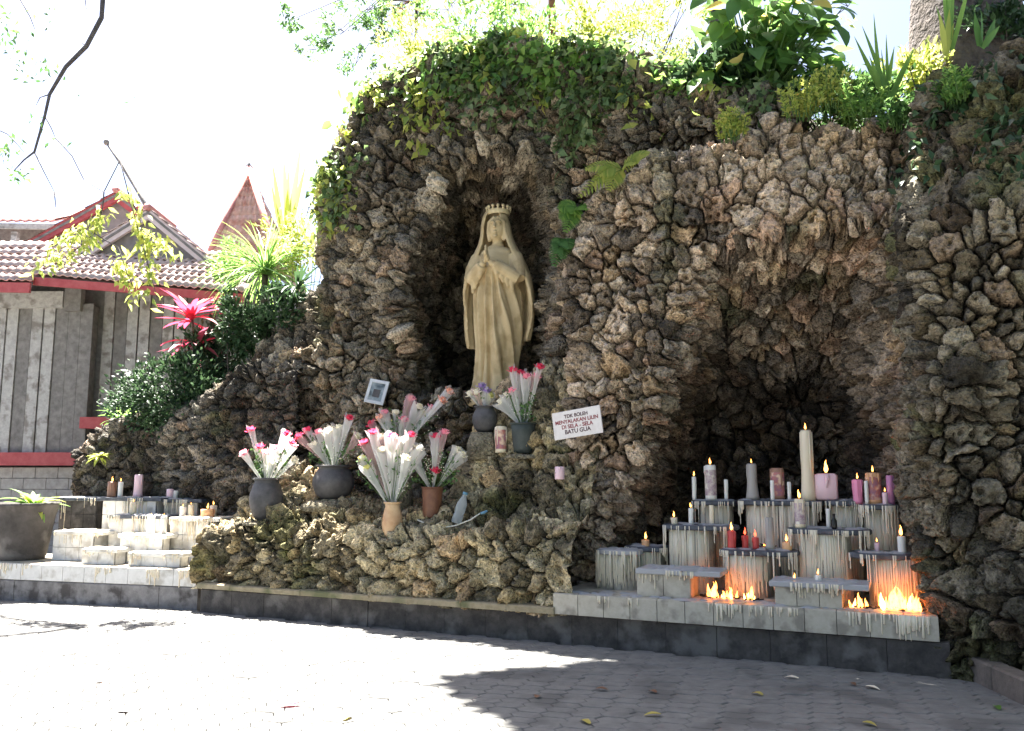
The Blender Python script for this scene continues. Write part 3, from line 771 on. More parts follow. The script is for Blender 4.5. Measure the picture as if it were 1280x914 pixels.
    nx = max(1, round((pb - pa) / 0.21)); nz = max(1, round(h / 0.2)); tw, th = (pb - pa) / nx, h / nz
    for i in range(nx):
        for j in range(nz):
            b = MB(); b.box(wc(pa + tw * (i + 0.5), d + 0.045 + rnd.uniform(-0.001, 0.001), zbase + th * (j + 0.5)), (tw - 0.005, 0.016, th - 0.005), UV, NV, UVz, 0.002)
            b.build('tile', M[tilemat], t, False)
    for sd, uu in ((-1, pa), (1, pb)):
        for j in range(nz):
            b = MB(); b.box(wc(uu - sd * 0.008, d + 0.06 + (depth - 0.1) / 2, zbase + th * (j + 0.5)), (0.012, depth - 0.12, th - 0.005), UV, NV, UVz, 0.002)
            b.build('tile', M[tilemat], t, False)
    b = MB(); drips(b, ua + 0.01, ub - 0.01, d, z - 0.01, nd, 0.08, dl, rnd)
    drips(b, pa, pb, d + 0.036, zb, nd // 2, h * 0.4, h * 0.98, rnd, 0.006)
    b.build('wax_drips', M['wax'], t)['kind'] = 'stuff'
    b = MB(); wax_puddle(b, ua + 0.05, ub - 0.05, d + 0.04, d + depth - 0.05, z - 0.001, rnd, 16)
    b.build('wax_puddle', M[wax], t)['kind'] = 'stuff'
    TABLES[key] = (d, depth, z, ua, ub)
    return t
# right-hand slab
ZS = W(930, 757, 0.0)[1]
usa, usb = W(691, 750, 0.0)[0], W(1174, 785, 0.0)[0]
slab = thing('candle_slab', 'long pale tiled slab on the dark plinth below the candle tables', 'slab', tuple(wc((usa + usb) / 2, 0.4, PLH)))
MB().box(wc((usa + usb) / 2, 0.62, (PLH + ZS) / 2), (usb - usa - 0.02, 1.2, ZS - PLH - 0.008), UV, NV, UVz).build('slab_body', M['joint'], slab, False)
nt_ = 13; tw = (usb - usa) / nt_
for i in range(nt_):
    MB().box(wc(usa + tw * (i + 0.5), 0.008 + rnd.uniform(-0.001, 0.001), (PLH + ZS) / 2 + 0.003), (tw - 0.005, 0.02, ZS - PLH - 0.004), UV, NV, UVz, 0.003).build('tile', M['tile'], slab, False)
    for j in range(3):
        MB().box(wc(usa + tw * (i + 0.5), 0.02 + 0.4 * (j + 0.5), ZS - 0.001), (tw - 0.005, 0.395, 0.012), UV, NV, UVz, 0.003).build('tile', M['tile'], slab, False)
b = MB(); r2 = random.Random(21)
drips(b, usa, usb, -0.002, ZS, 40, 0.04, 0.2, r2); 
uf0, uf1 = W(1062, 770, 0)[0], W(1165, 770, 0)[0]
drips(b, uf0, uf1, -0.004, ZS, 46, 0.12, 0.36, r2, 0.009); uf2, uf3 = W(860, 770, 0)[0], W(1000, 770, 0)[0]; drips(b, uf2, uf3, -0.004, ZS, 34, 0.08, 0.3, r2, 0.007)
b.build('wax_drips', M['wax'], slab)['kind'] = 'stuff'
b = MB(); wax_puddle(b, usa + 0.05, usb - 0.1, 0.05, 0.3, ZS + 0.005, r2, 60); b.build('wax_puddle', M['waxgrey'], slab)['kind'] = 'stuff'
GT = 'tiled candle tables in the recess'
zb = ZS + 0.004
table('a', 861, 917, 626, 0.98, 0.45, 872, 912, zb, 'small high candle table in the shaded end of the recess', GT, drum=True, seed=1)
table('b', 918, 1028, 626, 0.90, 0.50, 928, 1018, zb, 'high candle table carrying the tallest candle', GT, drum=True, seed=2, nd=60)
table('c', 1029, 1082, 626, 0.98, 0.45, 1036, 1078, zb, 'high candle table under the broad square pink candle', GT, drum=True, seed=3, nd=40)
table('d', 1072, 1123, 631, 0.78, 0.50, 1080, 1124, zb, 'high candle table beside the mossy buttress with pink and purple candles', GT, drum=True, seed=4, nd=50)
table('e', 823, 918, 657, 0.62, 0.45, 831, 888, zb, 'middle candle table with two thin candles on its sooty top', GT, drum=True, seed=5, nd=36)
table('f', 981, 1089, 662, 0.52, 0.42, 996, 1062, zb, 'middle candle table holding a printed candle and dark bottle', GT, drum=True, seed=6, nd=60)
table('g', 896, 996, 689, 0.42, 0.42, 902, 960, zb, 'low candle table ringed by red flames above the orange fire', GT, drum=True, seed=7, nd=44, dl=0.3)
table('h', 1060, 1146, 693, 0.36, 0.45, 1083, 1154, zb, 'low candle table over the blazing wax fire at the buttress', GT, drum=True, seed=8, nd=20)
table('i', 794, 900, 713, 0.10, 0.42, 796, 863, zb, 'front candle table with blue grey wax crust and plain pale tiled block', GT, top='waxgrey', seed=9, nd=20, dl=0.1)
table('j', 961, 1086, 729, 0.06, 0.40, 968, 1052, zb, 'front candle table with one tiny flame between the two fires', GT, top='waxgrey', seed=10, nd=30, dl=0.12)
table('k', 741, 796, 688, 0.45, 0.35, 741, 794, zb, 'small candle table at the planter end of the slab, thick with wax', GT, top='waxgrey', drum=True, seed=11, nd=40, dl=0.34)
table('l', 776, 832, 684, 0.72, 0.40, 782, 828, zb, 'dark candle table tucked behind the wax thick one, one flame on it', GT, drum=True, seed=12, nd=24)

# left-hand plinth, slab and sunlit tables
lf = [G(-140, 742), G(0, 750), G(246, 762)]
LU = (lf[2] - lf[1]).normalized(); LN = Vector((-LU.y, LU.x, 0))
if LN.y < 0: LN = -LN
plinth2 = thing('stone_plinth', 'wax streaked grey stone plinth under the sunlit candle tables', 'plinth', tuple(lf[1]))
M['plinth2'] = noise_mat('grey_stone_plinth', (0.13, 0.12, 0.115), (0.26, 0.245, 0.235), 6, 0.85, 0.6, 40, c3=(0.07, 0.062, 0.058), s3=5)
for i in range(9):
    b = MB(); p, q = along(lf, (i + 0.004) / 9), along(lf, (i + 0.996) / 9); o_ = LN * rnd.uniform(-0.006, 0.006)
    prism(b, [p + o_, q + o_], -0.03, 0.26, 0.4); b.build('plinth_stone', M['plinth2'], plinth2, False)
UV_s, NV_s, A0_s = UV, NV, A0
def WL(px, py, d):
    r = ray(px, py); t = (d - (CP - lf[1]).dot(LN)) / r.dot(LN); p = CP + r * t
    return (p - lf[1]).dot(LU), p.z
class frame_left:                        # work in the frame of the left plinth
    def __enter__(s):
        global UV, NV, A0
        s.k = (UV, NV, A0); UV, NV, A0 = LU, LN, lf[1]
    def __exit__(s, *a):
        global UV, NV, A0
        UV, NV, A0 = s.k
with frame_left():
    ZL = W(120, 708, 0.0)[1]
    ua, ub = W(-120, 700, 0)[0], W(246, 715, 0)[0]
    sl = thing('candle_slab', 'sunlit pale tiled slab on the wax streaked plinth', 'slab', tuple(wc((ua + ub) / 2, 0.4, 0.26)))
    MB().box(wc((ua + ub) / 2, 0.62, (0.264 + ZL) / 2), (ub - ua - 0.02, 1.2, ZL - 0.27), UV, NV, UVz).build('slab_body', M['joint'], sl, False)
    n_ = 14; tw = (ub - ua) / n_
    for i in range(n_):
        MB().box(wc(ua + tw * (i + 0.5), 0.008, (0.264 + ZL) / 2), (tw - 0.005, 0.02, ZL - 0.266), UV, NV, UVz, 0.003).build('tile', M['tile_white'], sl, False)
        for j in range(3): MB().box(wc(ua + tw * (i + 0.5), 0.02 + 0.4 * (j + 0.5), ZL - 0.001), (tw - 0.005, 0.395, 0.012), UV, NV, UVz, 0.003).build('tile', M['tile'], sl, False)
    b = MB(); r2 = random.Random(22)
    drips(b, W(95, 700, 0)[0], ub, -0.003, ZL, 60, 0.1, 0.4, r2, 0.011); drips(b, ua, ub, -0.003, ZL, 24, 0.1, 0.3, r2, 0.009)
    b.build('wax_drips', M['wax'], sl)['kind'] = 'stuff'
    GL = 'tiled candle tables in the sun'
    zl = ZL + 0.004
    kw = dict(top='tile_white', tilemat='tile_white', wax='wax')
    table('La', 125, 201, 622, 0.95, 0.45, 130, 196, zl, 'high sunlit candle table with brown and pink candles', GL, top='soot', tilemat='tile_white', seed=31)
    table('Lb', 202, 252, 624, 1.0, 0.42, 206, 248, zl, 'high sunlit candle table against the rock bank, two stubs on it', GL, top='soot', seed=32)
    table('Lc', 134, 208, 644, 0.60, 0.36, 138, 204, zl, 'middle sunlit candle table with a cream stub set back on it', GL, top='soot', tilemat='tile_white', seed=33)
    table('Ld', 212, 274, 647, 0.55, 0.40, 214, 262, zl, 'middle sunlit candle table with an orange glowing candle', GL, seed=34, **kw)
    table('Le', 67, 129, 664, 0.42, 0.40, 68, 118, zl, 'sunlit white candle table beside the big planter pot', GL, seed=35, nd=14, dl=0.1, **kw)
    table('Lf', 147, 208, 668, 0.34, 0.24, 152, 204, zl, 'low sunlit white table with a stout and a slim white candle', GL, seed=36, nd=14, dl=0.12, **kw)
    table('Lg', 103, 146, 686, 0.10, 0.3, 104, 144, zl, 'lowest sunlit step beside the front ledge, narrow and white', GL, seed=37, nd=10, dl=0.08, **kw)
    table('Lh', 160, 228, 691, 0.08, 0.25, 162, 226, zl, 'lowest sunlit step with wax running down to the plinth, wide and white', GL, seed=38, nd=30, dl=0.2, **kw)
    table('Li', 72, 126, 622, 1.1, 0.5, 76, 122, zl, 'dark topped table behind the planter pot', GL, top='soot', tilemat='plinth', seed=39, nd=8)

# ------------------------------------------------------------------ candles and flames
M['flame'] = flame_mat('flame', (1.0, 0.44, 0.10), 0.9)
M['flame_hot'] = flame_mat('flame_core', (1.0, 0.56, 0.17), 1.3)
M['flame_fire'] = flame_mat('fire_flame', (1.0, 0.36, 0.07), 1.1, 0.5)
M['flame_red'] = flame_mat('flame_red', (1.0, 0.12, 0.05), 0.5)
M['wick'] = noise_mat('wick', (0.02, 0.02, 0.02), (0.04, 0.03, 0.03), 20, 0.9, 0)
WAXC = {'white': (0.75, 0.72, 0.66), 'pink': (0.78, 0.28, 0.42), 'palepink': (0.78, 0.55, 0.58), 'purple': (0.52, 0.22, 0.38), 'brown': (0.30, 0.16, 0.10), 'orange': (0.72, 0.40, 0.20), 'red': (0.55, 0.06, 0.05), 'grey': (0.34, 0.31, 0.28), 'cream': (0.72, 0.62, 0.45), 'dark': (0.03, 0.03, 0.035)}
for k, c in WAXC.items(): M['wax_' + k] = wax_mat('candle_wax_' + k, c)
def print_mat(name, c1, c2, c3):
    """printed paper sleeve: blotches of picture"""
    return noise_mat(name, c1, c2, 30, 0.5, 0, c3=c3, s3=14)
M['print_a'] = print_mat('printed_sleeve_blue', (0.60, 0.54, 0.46), (0.30, 0.18, 0.24), (0.72, 0.68, 0.58))
M['print_b'] = print_mat('printed_sleeve_red', (0.5, 0.18, 0.12), (0.25, 0.12, 0.2), (0.7, 0.5, 0.35))
def flame(b, p, h, lean=0.0):
    r = h * 0.17; p = Vector(p); k = math.sin(p.x * 91 + p.y * 57) * 0.10 * h
    pts = [(0, .0, .25), (.12, .1, .8), (.28, .35, 1.0), (.5, .2, .75), (.7, -.5, .42), (.86, -.3, .2), (1.0, .6, .02)]
    b.tube([p + Vector((lean * h * t + k * w, k * w * .4, h * t)) for t, w, _ in pts], [max(.0006, r * q) for _, _, q in pts], 8)
def candle(x, y0, y1, rpx, d, ztab, col, label, lit=0.0, sleeve=None, group=None, shape='round', flare=0, fmat='flame'):
    """x, y0 top, y1 foot in the picture; stands at depth d on level ztab"""
    p0 = WP(x, y1, d); u = (p0 - A0).dot(UV); base = wc(u, d, ztab)
    k = pxm(base); h = max(0.03, (y1 - y0) / k); r = rpx / k
    t = thing('candle', label, 'candle', tuple(base), group)
    rr = random.Random(int(x * 7 + y0))
    if shape == 'square':
        MB().box(base + Vector((0, 0, h / 2)), (2 * r, 1.6 * r, h), UV, NV, UVz, r * 0.2).build('wax_body', M['wax_' + col], t)
    else:
        pr = [(r * (1.0 + flare), 0), (r * (1 + flare * 0.6), h * 0.12), (r * (1 + flare * 0.2), h * 0.35), (r, h * 0.55), (r, h * 0.97), (r * 0.82, h), (r * 0.3, h * 0.985)]
        MB().lathe(base, pr, 16).build('wax_body', M['wax_' + col], t)
    if sleeve:
        MB().lathe(base, [(r * (1.03 + flare * 0.5), h * 0.14), (r * 1.04, h * 0.5), (r * 1.03, h * 0.86)], 16, cap0=False, cap1=False).build('printed_sleeve', M[sleeve], t)
    b = MB()
    for _ in range(4 if r > 0.02 else 2):
        a = rr.uniform(0, 6.28); q = base + Vector((math.cos(a) * r * 1.0, math.sin(a) * r * 1.0, h * 0.97)); L = h * rr.uniform(0.2, 0.7)
        b.tube([q, q - UVz * L * 0.6, q - UVz * L], [r * 0.14, r * 0.16, r * 0.06], 5)
    b.build('wax_run', M['wax_' + col], t)['kind'] = 'stuff'
    w = MB(); w.tube([base + UVz * (h * 0.98), base + UVz * (h + 0.018)], 0.0022, 5); w.build('wick', M['wick'], t)
    if lit:
        f = MB(); flame(f, base + UVz * (h + 0.008), lit / k, rr.uniform(-0.12, 0.12)); f.build('flame', M[fmat], t)
    return t
def tz(k): return TABLES[k][2] + 0.0
def td(k, f=0.4): return TABLES[k][0] + TABLES[k][1] * f
C = candle
C(868, 597, 626, 2.6, td('a'), tz('a'), 'white', 'thin white lit candle beside the purple printed one', 6)
C(889, 583, 627, 7, td('a', .3), tz('a'), 'white', 'thick white candle with purple printed sleeve, flame on top', 8, 'print_a')
C(908, 599, 625, 2.4, td('a'), tz('a'), 'white', 'thin white unlit candle beside the purple printed one')
C(941, 580, 625, 6, td('b', .4), tz('b'), 'grey', 'grey candle with a flared waxy foot on the highest table', 5, flare=0.5)
C(973, 588, 628, 8, td('b', .4), tz('b'), 'brown', 'brown candle with a printed sleeve on the highest table', 0, 'print_b')
C(966, 603, 628, 2.4, td('b', .15), tz('b'), 'white', 'thin white candle in front of the brown printed candle')
C(987, 603, 626, 2.2, td('b', .3), tz('b'), 'white', 'short thin white candle between brown and tallest candle')
C(1011, 539, 627, 7, td('b', .35), tz('b'), 'cream', 'tallest cream pillar candle with a flared foot', 8, flare=0.35)
C(1034, 592, 625, 13, td('c', .35), tz('c'), 'palepink', 'broad square pale pink candle with a large flame', 16, shape='square')
C(1073, 598, 628, 6, td('d', .5), tz('d'), 'pink', 'bright pink lit candle', 7)
C(1093, 592, 631, 9, td('d', .35), tz('d'), 'orange', 'orange printed candle between the pink and purple ones', 8, 'print_b')
C(1084, 600, 629, 2.4, td('d', .2), tz('d'), 'white', 'thin white candle against the orange printed candle')
C(1107, 616, 631, 3.2, td('d', .15), tz('d'), 'palepink', 'short pale pink lit stub before the purple candle', 5)
C(1114, 594, 630, 4.5, td('d', .3), tz('d'), 'purple', 'slim purple unlit candle beside the buttress')
C(1001, 628, 664, 6.5, td('f', .3), tz('f'), 'cream', 'printed cream candle burning on the middle table', 11, 'print_a')
C(1036, 638, 662, 2.6, td('f', .5), tz('f'), 'white', 'thin white candle beside the dark bottle')
C(864, 638, 658, 3, td('e', .4), tz('e'), 'white', 'thin lit candle on the middle table below the purple printed one', 6)
C(890, 634, 658, 3, td('e', .5), tz('e'), 'cream', 'thin unlit cream candle on the middle table')
C(843, 650, 658, 4, td('e', .4), tz('e'), 'cream', 'melted stub with an orange flame on the middle table', 7)
C(915, 668, 690, 5, td('g', .4), tz('g'), 'red', 'red candle burning on the low table', 10, fmat='flame')
C(932, 674, 690, 4, td('g', .6), tz('g'), 'red', 'short red stub among red flames', 9, fmat='flame_red')
C(945, 676, 690, 4, td('g', .6), tz('g'), 'red', 'squat red stub beside the grey candle', 9, fmat='flame_red')
C(963, 650, 690, 5, td('g', .5), tz('g'), 'grey', 'tall grey sooty candle on the low table', 0, flare=0.3)
C(984, 680, 690, 6, td('g', .5), tz('g'), 'orange', 'orange melted stub with a broad flame on the low table', 9)
C(1128, 672, 693, 5, td('h', .4), tz('h'), 'white', 'white candle with a high flame near the buttress', 13)
C(1097, 682, 693, 3, td('h', .6), tz('h'), 'palepink', 'pale pink stub behind the high flame candle', 5)
C(993, 700, 728, 6, 0.30, ZS + 0.005, 'orange', 'orange printed candle standing on the slab between the tables', 8, 'print_b')
C(1023, 721, 728, 4, td('j', .4), tz('j'), 'white', 'tiny melted stub with a flame on the front table', 7)
C(807, 678, 686, 5, td('l', .3), tz('l'), 'orange', 'orange melted stub behind the wax thick table', 9)
C(700, 629, 645, 6, 0.62, terrace(W(697, 640, 0.62)[0], 0.62) - 0.01, 'palepink', 'squat pinkish candle cup on the rocks below the sign')
# small dark bottle
bt = WP(1043, 660, td('f', .3)); u_b = (bt - A0).dot(UV); bb = wc(u_b, td('f', .3), tz('f'))
M['bottle_glass'] = noise_mat('dark_bottle', (0.012, 0.012, 0.012), (0.03, 0.025, 0.02), 10, 0.15, 0)
t = thing('bottle', 'small dark glass bottle on the middle candle table', 'bottle', tuple(bb))
MB().lathe(bb, [(0.024, 0), (0.026, 0.01), (0.026, 0.075), (0.011, 0.10), (0.011, 0.125)], 14).build('body', M['bottle_glass'], t)
MB().lathe(bb, [(0.013, 0.122), (0.013, 0.138)], 12).build('cap', M['wick'], t)
with frame_left():
    C(139, 604, 623, 5, td('La', .4), tz('La'), 'brown', 'brown lit candle on the high sunlit table', 6)
    C(150, 604, 623, 3, td('La', .3), tz('La'), 'white', 'thin white candle beside the brown lit one', 4)
    C(172, 596, 624, 5, td('La', .5), tz('La'), 'palepink', 'tall pale pink candle on the high sunlit table', 0, flare=0.2)
    C(212, 613, 625, 4, td('Lb', .4), tz('Lb'), 'palepink', 'pale pink stub on the table against the rock bank')
    C(219, 615, 625, 3, td('Lb', .5), tz('Lb'), 'white', 'white stub on the table against the rock bank')
    C(166, 630, 645, 4, td('Lc', .5), tz('Lc'), 'cream', 'cream stub set back on the middle sunlit table', 3)
    C(188, 646, 668, 4.5, td('Lf', .6), tz('Lf'), 'white', 'stout white candle standing on the low sunlit table', 3)
    C(204, 646, 668, 3.6, td('Lf', .5), tz('Lf'), 'white', 'slim white candle standing on the low sunlit table', 3)
    C(228, 636, 648, 4, td('Ld', .5), tz('Ld'), 'white', 'white stub beside the orange candle in the sun', 3)
    C(238, 634, 648, 3.4, td('Ld', .6), tz('Ld'), 'cream', 'cream candle beside the orange candle in the sun', 3)
    C(259, 640, 650, 8, td('Ld', .3), tz('Ld'), 'orange', 'glowing orange candle cup in the sun', 7)
    C(266, 634, 648, 4, td('Ld', .7), tz('Ld'), 'cream', 'lit cream candle behind the orange cup', 5)
# wax fires
def fire(name, x0, x1, y, d, z, n, hmax, label, seed):
    rr = random.Random(seed); ua, ub = W(x0, y, d)[0], W(x1, y, d)[0]
    t = thing(name, label, 'fire', tuple(wc((ua + ub) / 2, d, z)), 'wax fires on the slab')
    pud = MB(); wax_puddle(pud, ua, ub, d - 0.04, d + 0.10, z, rr, 18); pud.build('molten_wax', M['waxgrey'], t)
    for i in range(n):
        b = MB(); u = rr.uniform(ua, ub); dd = d + rr.uniform(-0.03, 0.10); h = hmax * rr.uniform(0.15, 1.0) ** 1.4 * 1.25 * (1 - 0.5 * abs(2 * (u - ua) / (ub - ua) - 1))
        flame(b, wc(u, dd, z + 0.006), h, rr.uniform(-0.25, 0.25)); b.build('flame', M['flame_fire' if rr.random() < 0.8 else 'flame_hot'], t)
    b = MB()
    for i in range(14):
        p = wc(rr.uniform(ua, ub), d + rr.uniform(-0.05, 0.1), z + 0.012); a = rr.uniform(0, 3.14)
        q = p + Vector((math.cos(a), math.sin(a), rr.uniform(0, 0.3))) * rr.uniform(0.03, 0.08); b.tube([p, q], [0.008, 0.006], 6)
    b.build('burnt_stubs', M['wick'], t)['kind'] = 'stuff'
fire('wax_fire', 1064, 1094, 764, 0.16, ZS + 0.006, 14, 0.15, 'small wax fire on the slab beside the front table', 3)
fire('wax_fire', 1098, 1152, 766, 0.17, ZS + 0.006, 30, 0.19, 'largest wax fire blazing before the low table at the buttress', 4)
fire('wax_fire', 882, 902, 750, 0.26, ZS + 0.006, 10, 0.14, 'wax fire licking round the side of the low table block', 5)
fire('wax_fire', 904, 946, 752, 0.24, ZS + 0.006, 20, 0.14, 'wax fire in front of the low table ringed by red flames', 6)
fire('wax_fire', 948, 966, 686, td('g', .75), tz('g') + 0.002, 4, 0.07, 'little fire on the low table behind the grey candle', 7)

# ------------------------------------------------------------------ sign
M['sign'] = noise_mat('painted_sign', (0.62, 0.57, 0.54), (0.70, 0.66, 0.63), 10, 0.6, 0.1)
M['sign_red'] = noise_mat('sign_lettering_red', (0.20, 0.04, 0.05), (0.28, 0.06, 0.06), 20, 0.7, 0)
M['sign_dark'] = noise_mat('sign_lettering_dark', (0.06, 0.03, 0.04), (0.10, 0.05, 0.05), 20, 0.7, 0)
dS = 0.60
pa, pb, pc_, pd = WP(692, 517, dS + 0.03), WP(752, 506, dS - 0.03), WP(752, 541, dS - 0.03), WP(692, 551, dS + 0.03)
sc_ = (pa + pb + pc_ + pd) / 4; SX = ((pb + pc_) - (pa + pd)).normalized(); SZ0 = ((pa + pb) - (pc_ + pd)).normalized()
SY = SX.cross(SZ0).normalized(); SZ = SY.cross(SX) * -1
if SZ.z < 0: SZ = -SZ
if SY.y < 0: SY = -SY
sw, sh = (((pb + pc_) - (pa + pd)) / 2).length, (((pa + pb) - (pc_ + pd)) / 2).length
sign = thing('sign', 'small white board with dark red lettering fixed to the rocks', 'sign', tuple(sc_))
MB().box(sc_, (sw, 0.02, sh), SX, SY, SZ, 0.003).build('board', M['sign'], sign, False)
for k_, (sx_, sz_) in enumerate(((-0.35, 0.1), (0.35, 0.1))):
    q = sc_ + SX * (sw * sx_) + SZ * (sh * sz_) + SY * 0.01; b = MB(); b.tube([q, q + SY * 0.42], 0.012, 6); b.build('bracket', M['wick'], sign)
def text(s, p, X, Z, size, mat, parent, name='lettering'):
    cu = bpy.data.curves.new(name, 'FONT'); cu.body = s; cu.size = size; cu.align_x = 'CENTER'; cu.extrude = 0.0006; cu.offset = 0.0014
    tmp = bpy.data.objects.new('tmp', cu); COL.objects.link(tmp)
    dg = bpy.context.evaluated_depsgraph_get(); me = bpy.data.meshes.new_from_object(tmp.evaluated_get(dg))
    bpy.data.objects.remove(tmp)
    Y = Z.cross(X); m = Matrix(((X.x, Z.x, -Y.x * -1), (X.y, Z.y, -Y.y * -1), (X.z, Z.z, -Y.z * -1))).to_4x4()
    nrm = X.cross(Z)
    m = Matrix(((X.x, Z.x, nrm.x), (X.y, Z.y, nrm.y), (X.z, Z.z, nrm.z))).to_4x4(); m.translation = p - ORG[parent.name]
    me.transform(m); me.materials.clear(); me.materials.append(mat); me.name = name
    return link(name, me, parent)
for s_t, dz_, size, mk in (('TDK BOLEH', 0.24, 0.052, 'sign_dark'), ('MENYALAKAN LILIN', 0.045, 0.056, 'sign_red'), ('DI SELA - SELA', -0.145, 0.058, 'sign_red'), ('BATU GUA', -0.34, 0.062, 'sign_dark')):
    text(s_t, sc_ + SZ * (sh * dz_) - SY * 0.0115, SX, SZ, size, M[mk], sign)
# ------------------------------------------------------------------ statue
M['statue'] = noise_mat('cream_painted_statue', (0.52, 0.40, 0.22), (0.60, 0.475, 0.275), 6, 0.7, 0.25, 70, c3=(0.44, 0.33, 0.175), s3=5)
M['crown'] = noise_mat('gilded_crown', (0.50, 0.40, 0.22), (0.62, 0.52, 0.32), 20, 0.5, 0.1)
def statue():
    H = 2.30
    base = WP(619, 492, DG + 0.55); base.z = NZ0 - 0.02
    top = WP(619, 258, DG + 0.55); k = (top.z - base.z) / H
    face = math.atan2(base.x - CP.x, base.y - CP.y)                 # turn towards the viewer
    rot = Matrix.Rotation(-face - 0.26, 4, 'Z')
    b = MB(); NT = 220
    prof_z = [0, .06, .2, .4, .6, .8, 1.0, 1.17, 1.34, 1.50, 1.64, 1.74, 1.80]
    prof_r = [.235, .24, .225, .225, .24, .26, .265, .26, .255, .25, .225, .16, .09]
    V = []; zs = np.linspace(0, 1.80, 130)
    for z in zs:
        R = np.interp(z, prof_z, prof_r)
        for j in range(NT):
            th = 2 * math.pi * j / NT                                # -pi/2 is the front
            x, y = math.cos(th), math.sin(th)
            a = (th + math.pi / 2 + math.pi) % (2 * math.pi) - math.pi      # angle from the front, + to the viewer's right
            env = min(1, (1.52 - z) / 0.25) if z > 1.27 else 1
            env = max(0, env)
            sweep = 1.0 / (1 + math.exp(-(a - 0.10) * 7))             # right half: folds sweep from the hip to the far ankle
            ph = a * 15 * (1 - sweep) + sweep * (a * 8 + 7.5 * (z - 0.5) + 2.2 * (z - 0.5) ** 2)
            f = 0.040 * math.sin(ph) * env + 0.013 * math.sin(ph * 2.1 + 1 + 4 * z) * env
            knee = 0.07 * math.exp(-((a - 0.28) / 0.38) ** 2 - ((z - 0.62) / 0.24) ** 2) - 0.03 * math.exp(-((a - 0.75) / 0.25) ** 2 - ((z - 0.45) / 0.35) ** 2)
            belt = -0.025 * math.exp(-((z - 1.30) / 0.05) ** 2)
            r = R + f + knee + belt + (0.02 if z < 0.05 else 0) * math.sin(a * 9)
            sway = 0.035 * math.sin((z - 0.2) * 1.9)
            V.append((x * r + sway, y * r * 0.80, z))
    n = len(zs); F = [(i * NT + j, i * NT + (j + 1) % NT, (i + 1) * NT + (j + 1) % NT, (i + 1) * NT + j) for i in range(n - 1) for j in range(NT)]
    F += [tuple(reversed(range(NT))), tuple(range((n - 1) * NT, n * NT))]
    b.add([Vector(v) for v in V], F)
    # cloak: from the crown of the head round the back and over both arms, open in front
    cz = [2.27, 2.24, 2.16, 2.05, 1.93, 1.82, 1.70, 1.55, 1.40, 1.25, 1.10, 0.95, 0.80, 0.66, 0.55, 0.2, 0.03]
    cx = [.03, .11, .155, .18, .195, .225, .285, .345, .385, .405, .415, .415, .40, .375, .34, .29, .26]
    cy = [.03, .09, .15, .17, .165, .16, .19, .22, .235, .24, .245, .25, .25, .25, .245, .23, .22]
    op = [.2, .35, .62, .75, .80, .82, .85, .95, 1.05, 1.15, 1.22, 1.28, 1.35, 1.45, 1.62, 1.9, 2.0]     # half opening angle in front
    zz = np.linspace(2.27, 0.03, 150); NA = 170; Vo, Vi = [], []
    for z in zz:
        ax, ay, o = (np.interp(-z, [-q for q in cz], arr) for arr in (cx, cy, op))
        for j in range(NA):
            t = j / (NA - 1); a = o + (2 * math.pi - 2 * o) * t          # from front-right round the back to front-left
            lower = max(0.0, min(1.0, (1.95 - z) / 0.5))
            hem_r = 0.62 + 0.10 * math.sin(a * 5); hem_l = 0.50
            fold = lower * (0.020 * math.sin(a * 11 + 1.2 * z) + 0.008 * math.sin(a * 23 + 3 * z)) + 0.004 * math.sin(a * 30) * (1 - lower)
            # hanging ends over the forearms
            end = math.exp(-((t - 0.0) / 0.09) ** 2) + math.exp(-((t - 1.0) / 0.09) ** 2)
            g = 1 + fold * 4 * 0.6 + 0.05 * end * lower
            x, y = math.sin(a) * ax * g, -math.cos(a) * ay * g
            sway = 0.03 * math.sin((z - 0.2) * 1.9) + 0.012
            w = 0.022 + 0.012 * lower
            Vo.append(Vector((x + sway, y, z))); q = 1 - w / max(0.05, math.hypot(x, y)); Vi.append(Vector((x * q + sway, y * q, z - 0.004)))
    nz = len(zz); cut = [i for i in range(nz)]
    F = []
    def keepq(i, j):
        t = j / (NA - 1); z = zz[i]
        hem = 0.58 if t > 0.72 else (0.66 if t < 0.25 else 0.05)
        return z > hem
    off = nz * NA
    kept = {(i, j) for i in range(nz - 1) for j in range(NA - 1) if keepq(i, j)}
    for i, j in kept:
        a0, a1, b0, b1 = i * NA + j, i * NA + j + 1, (i + 1) * NA + j, (i + 1) * NA + j + 1
        F.append((a0, a1, b1, b0)); F.append((off + a0, off + b0, off + b1, off + a1))
        for (di, dj, p, q) in ((-1, 0, a1, a0), (1, 0, b0, b1), (0, -1, a0, b0), (0, 1, b1, a1)):
            if (i + di, j + dj) not in kept: F.append((p, q, off + q, off + p)[::-1])
    b.add(Vo + Vi, F)
    # head, face, neck
    X, Y, Z = Vector((1, 0, 0)), Vector((0, 1, 0)), Vector((0, 0, 1))
    hx, hy, hz = 0.035, -0.045, 2.005
    b.ball((hx, hy, hz), 0.135, 0.80, 0.95, 1.15, 28, 20)
    b.ball((hx, hy - 0.045, hz - 0.075), 0.07, 0.85, 0.85, 0.8, 16, 12)                   # jaw
    b.tube([(hx, hy - 0.127, hz + 0.04), (hx, hy - 0.148, hz - 0.005), (hx, hy - 0.160, hz - 0.030)], [0.013, 0.016, 0.021], 8)   # nose
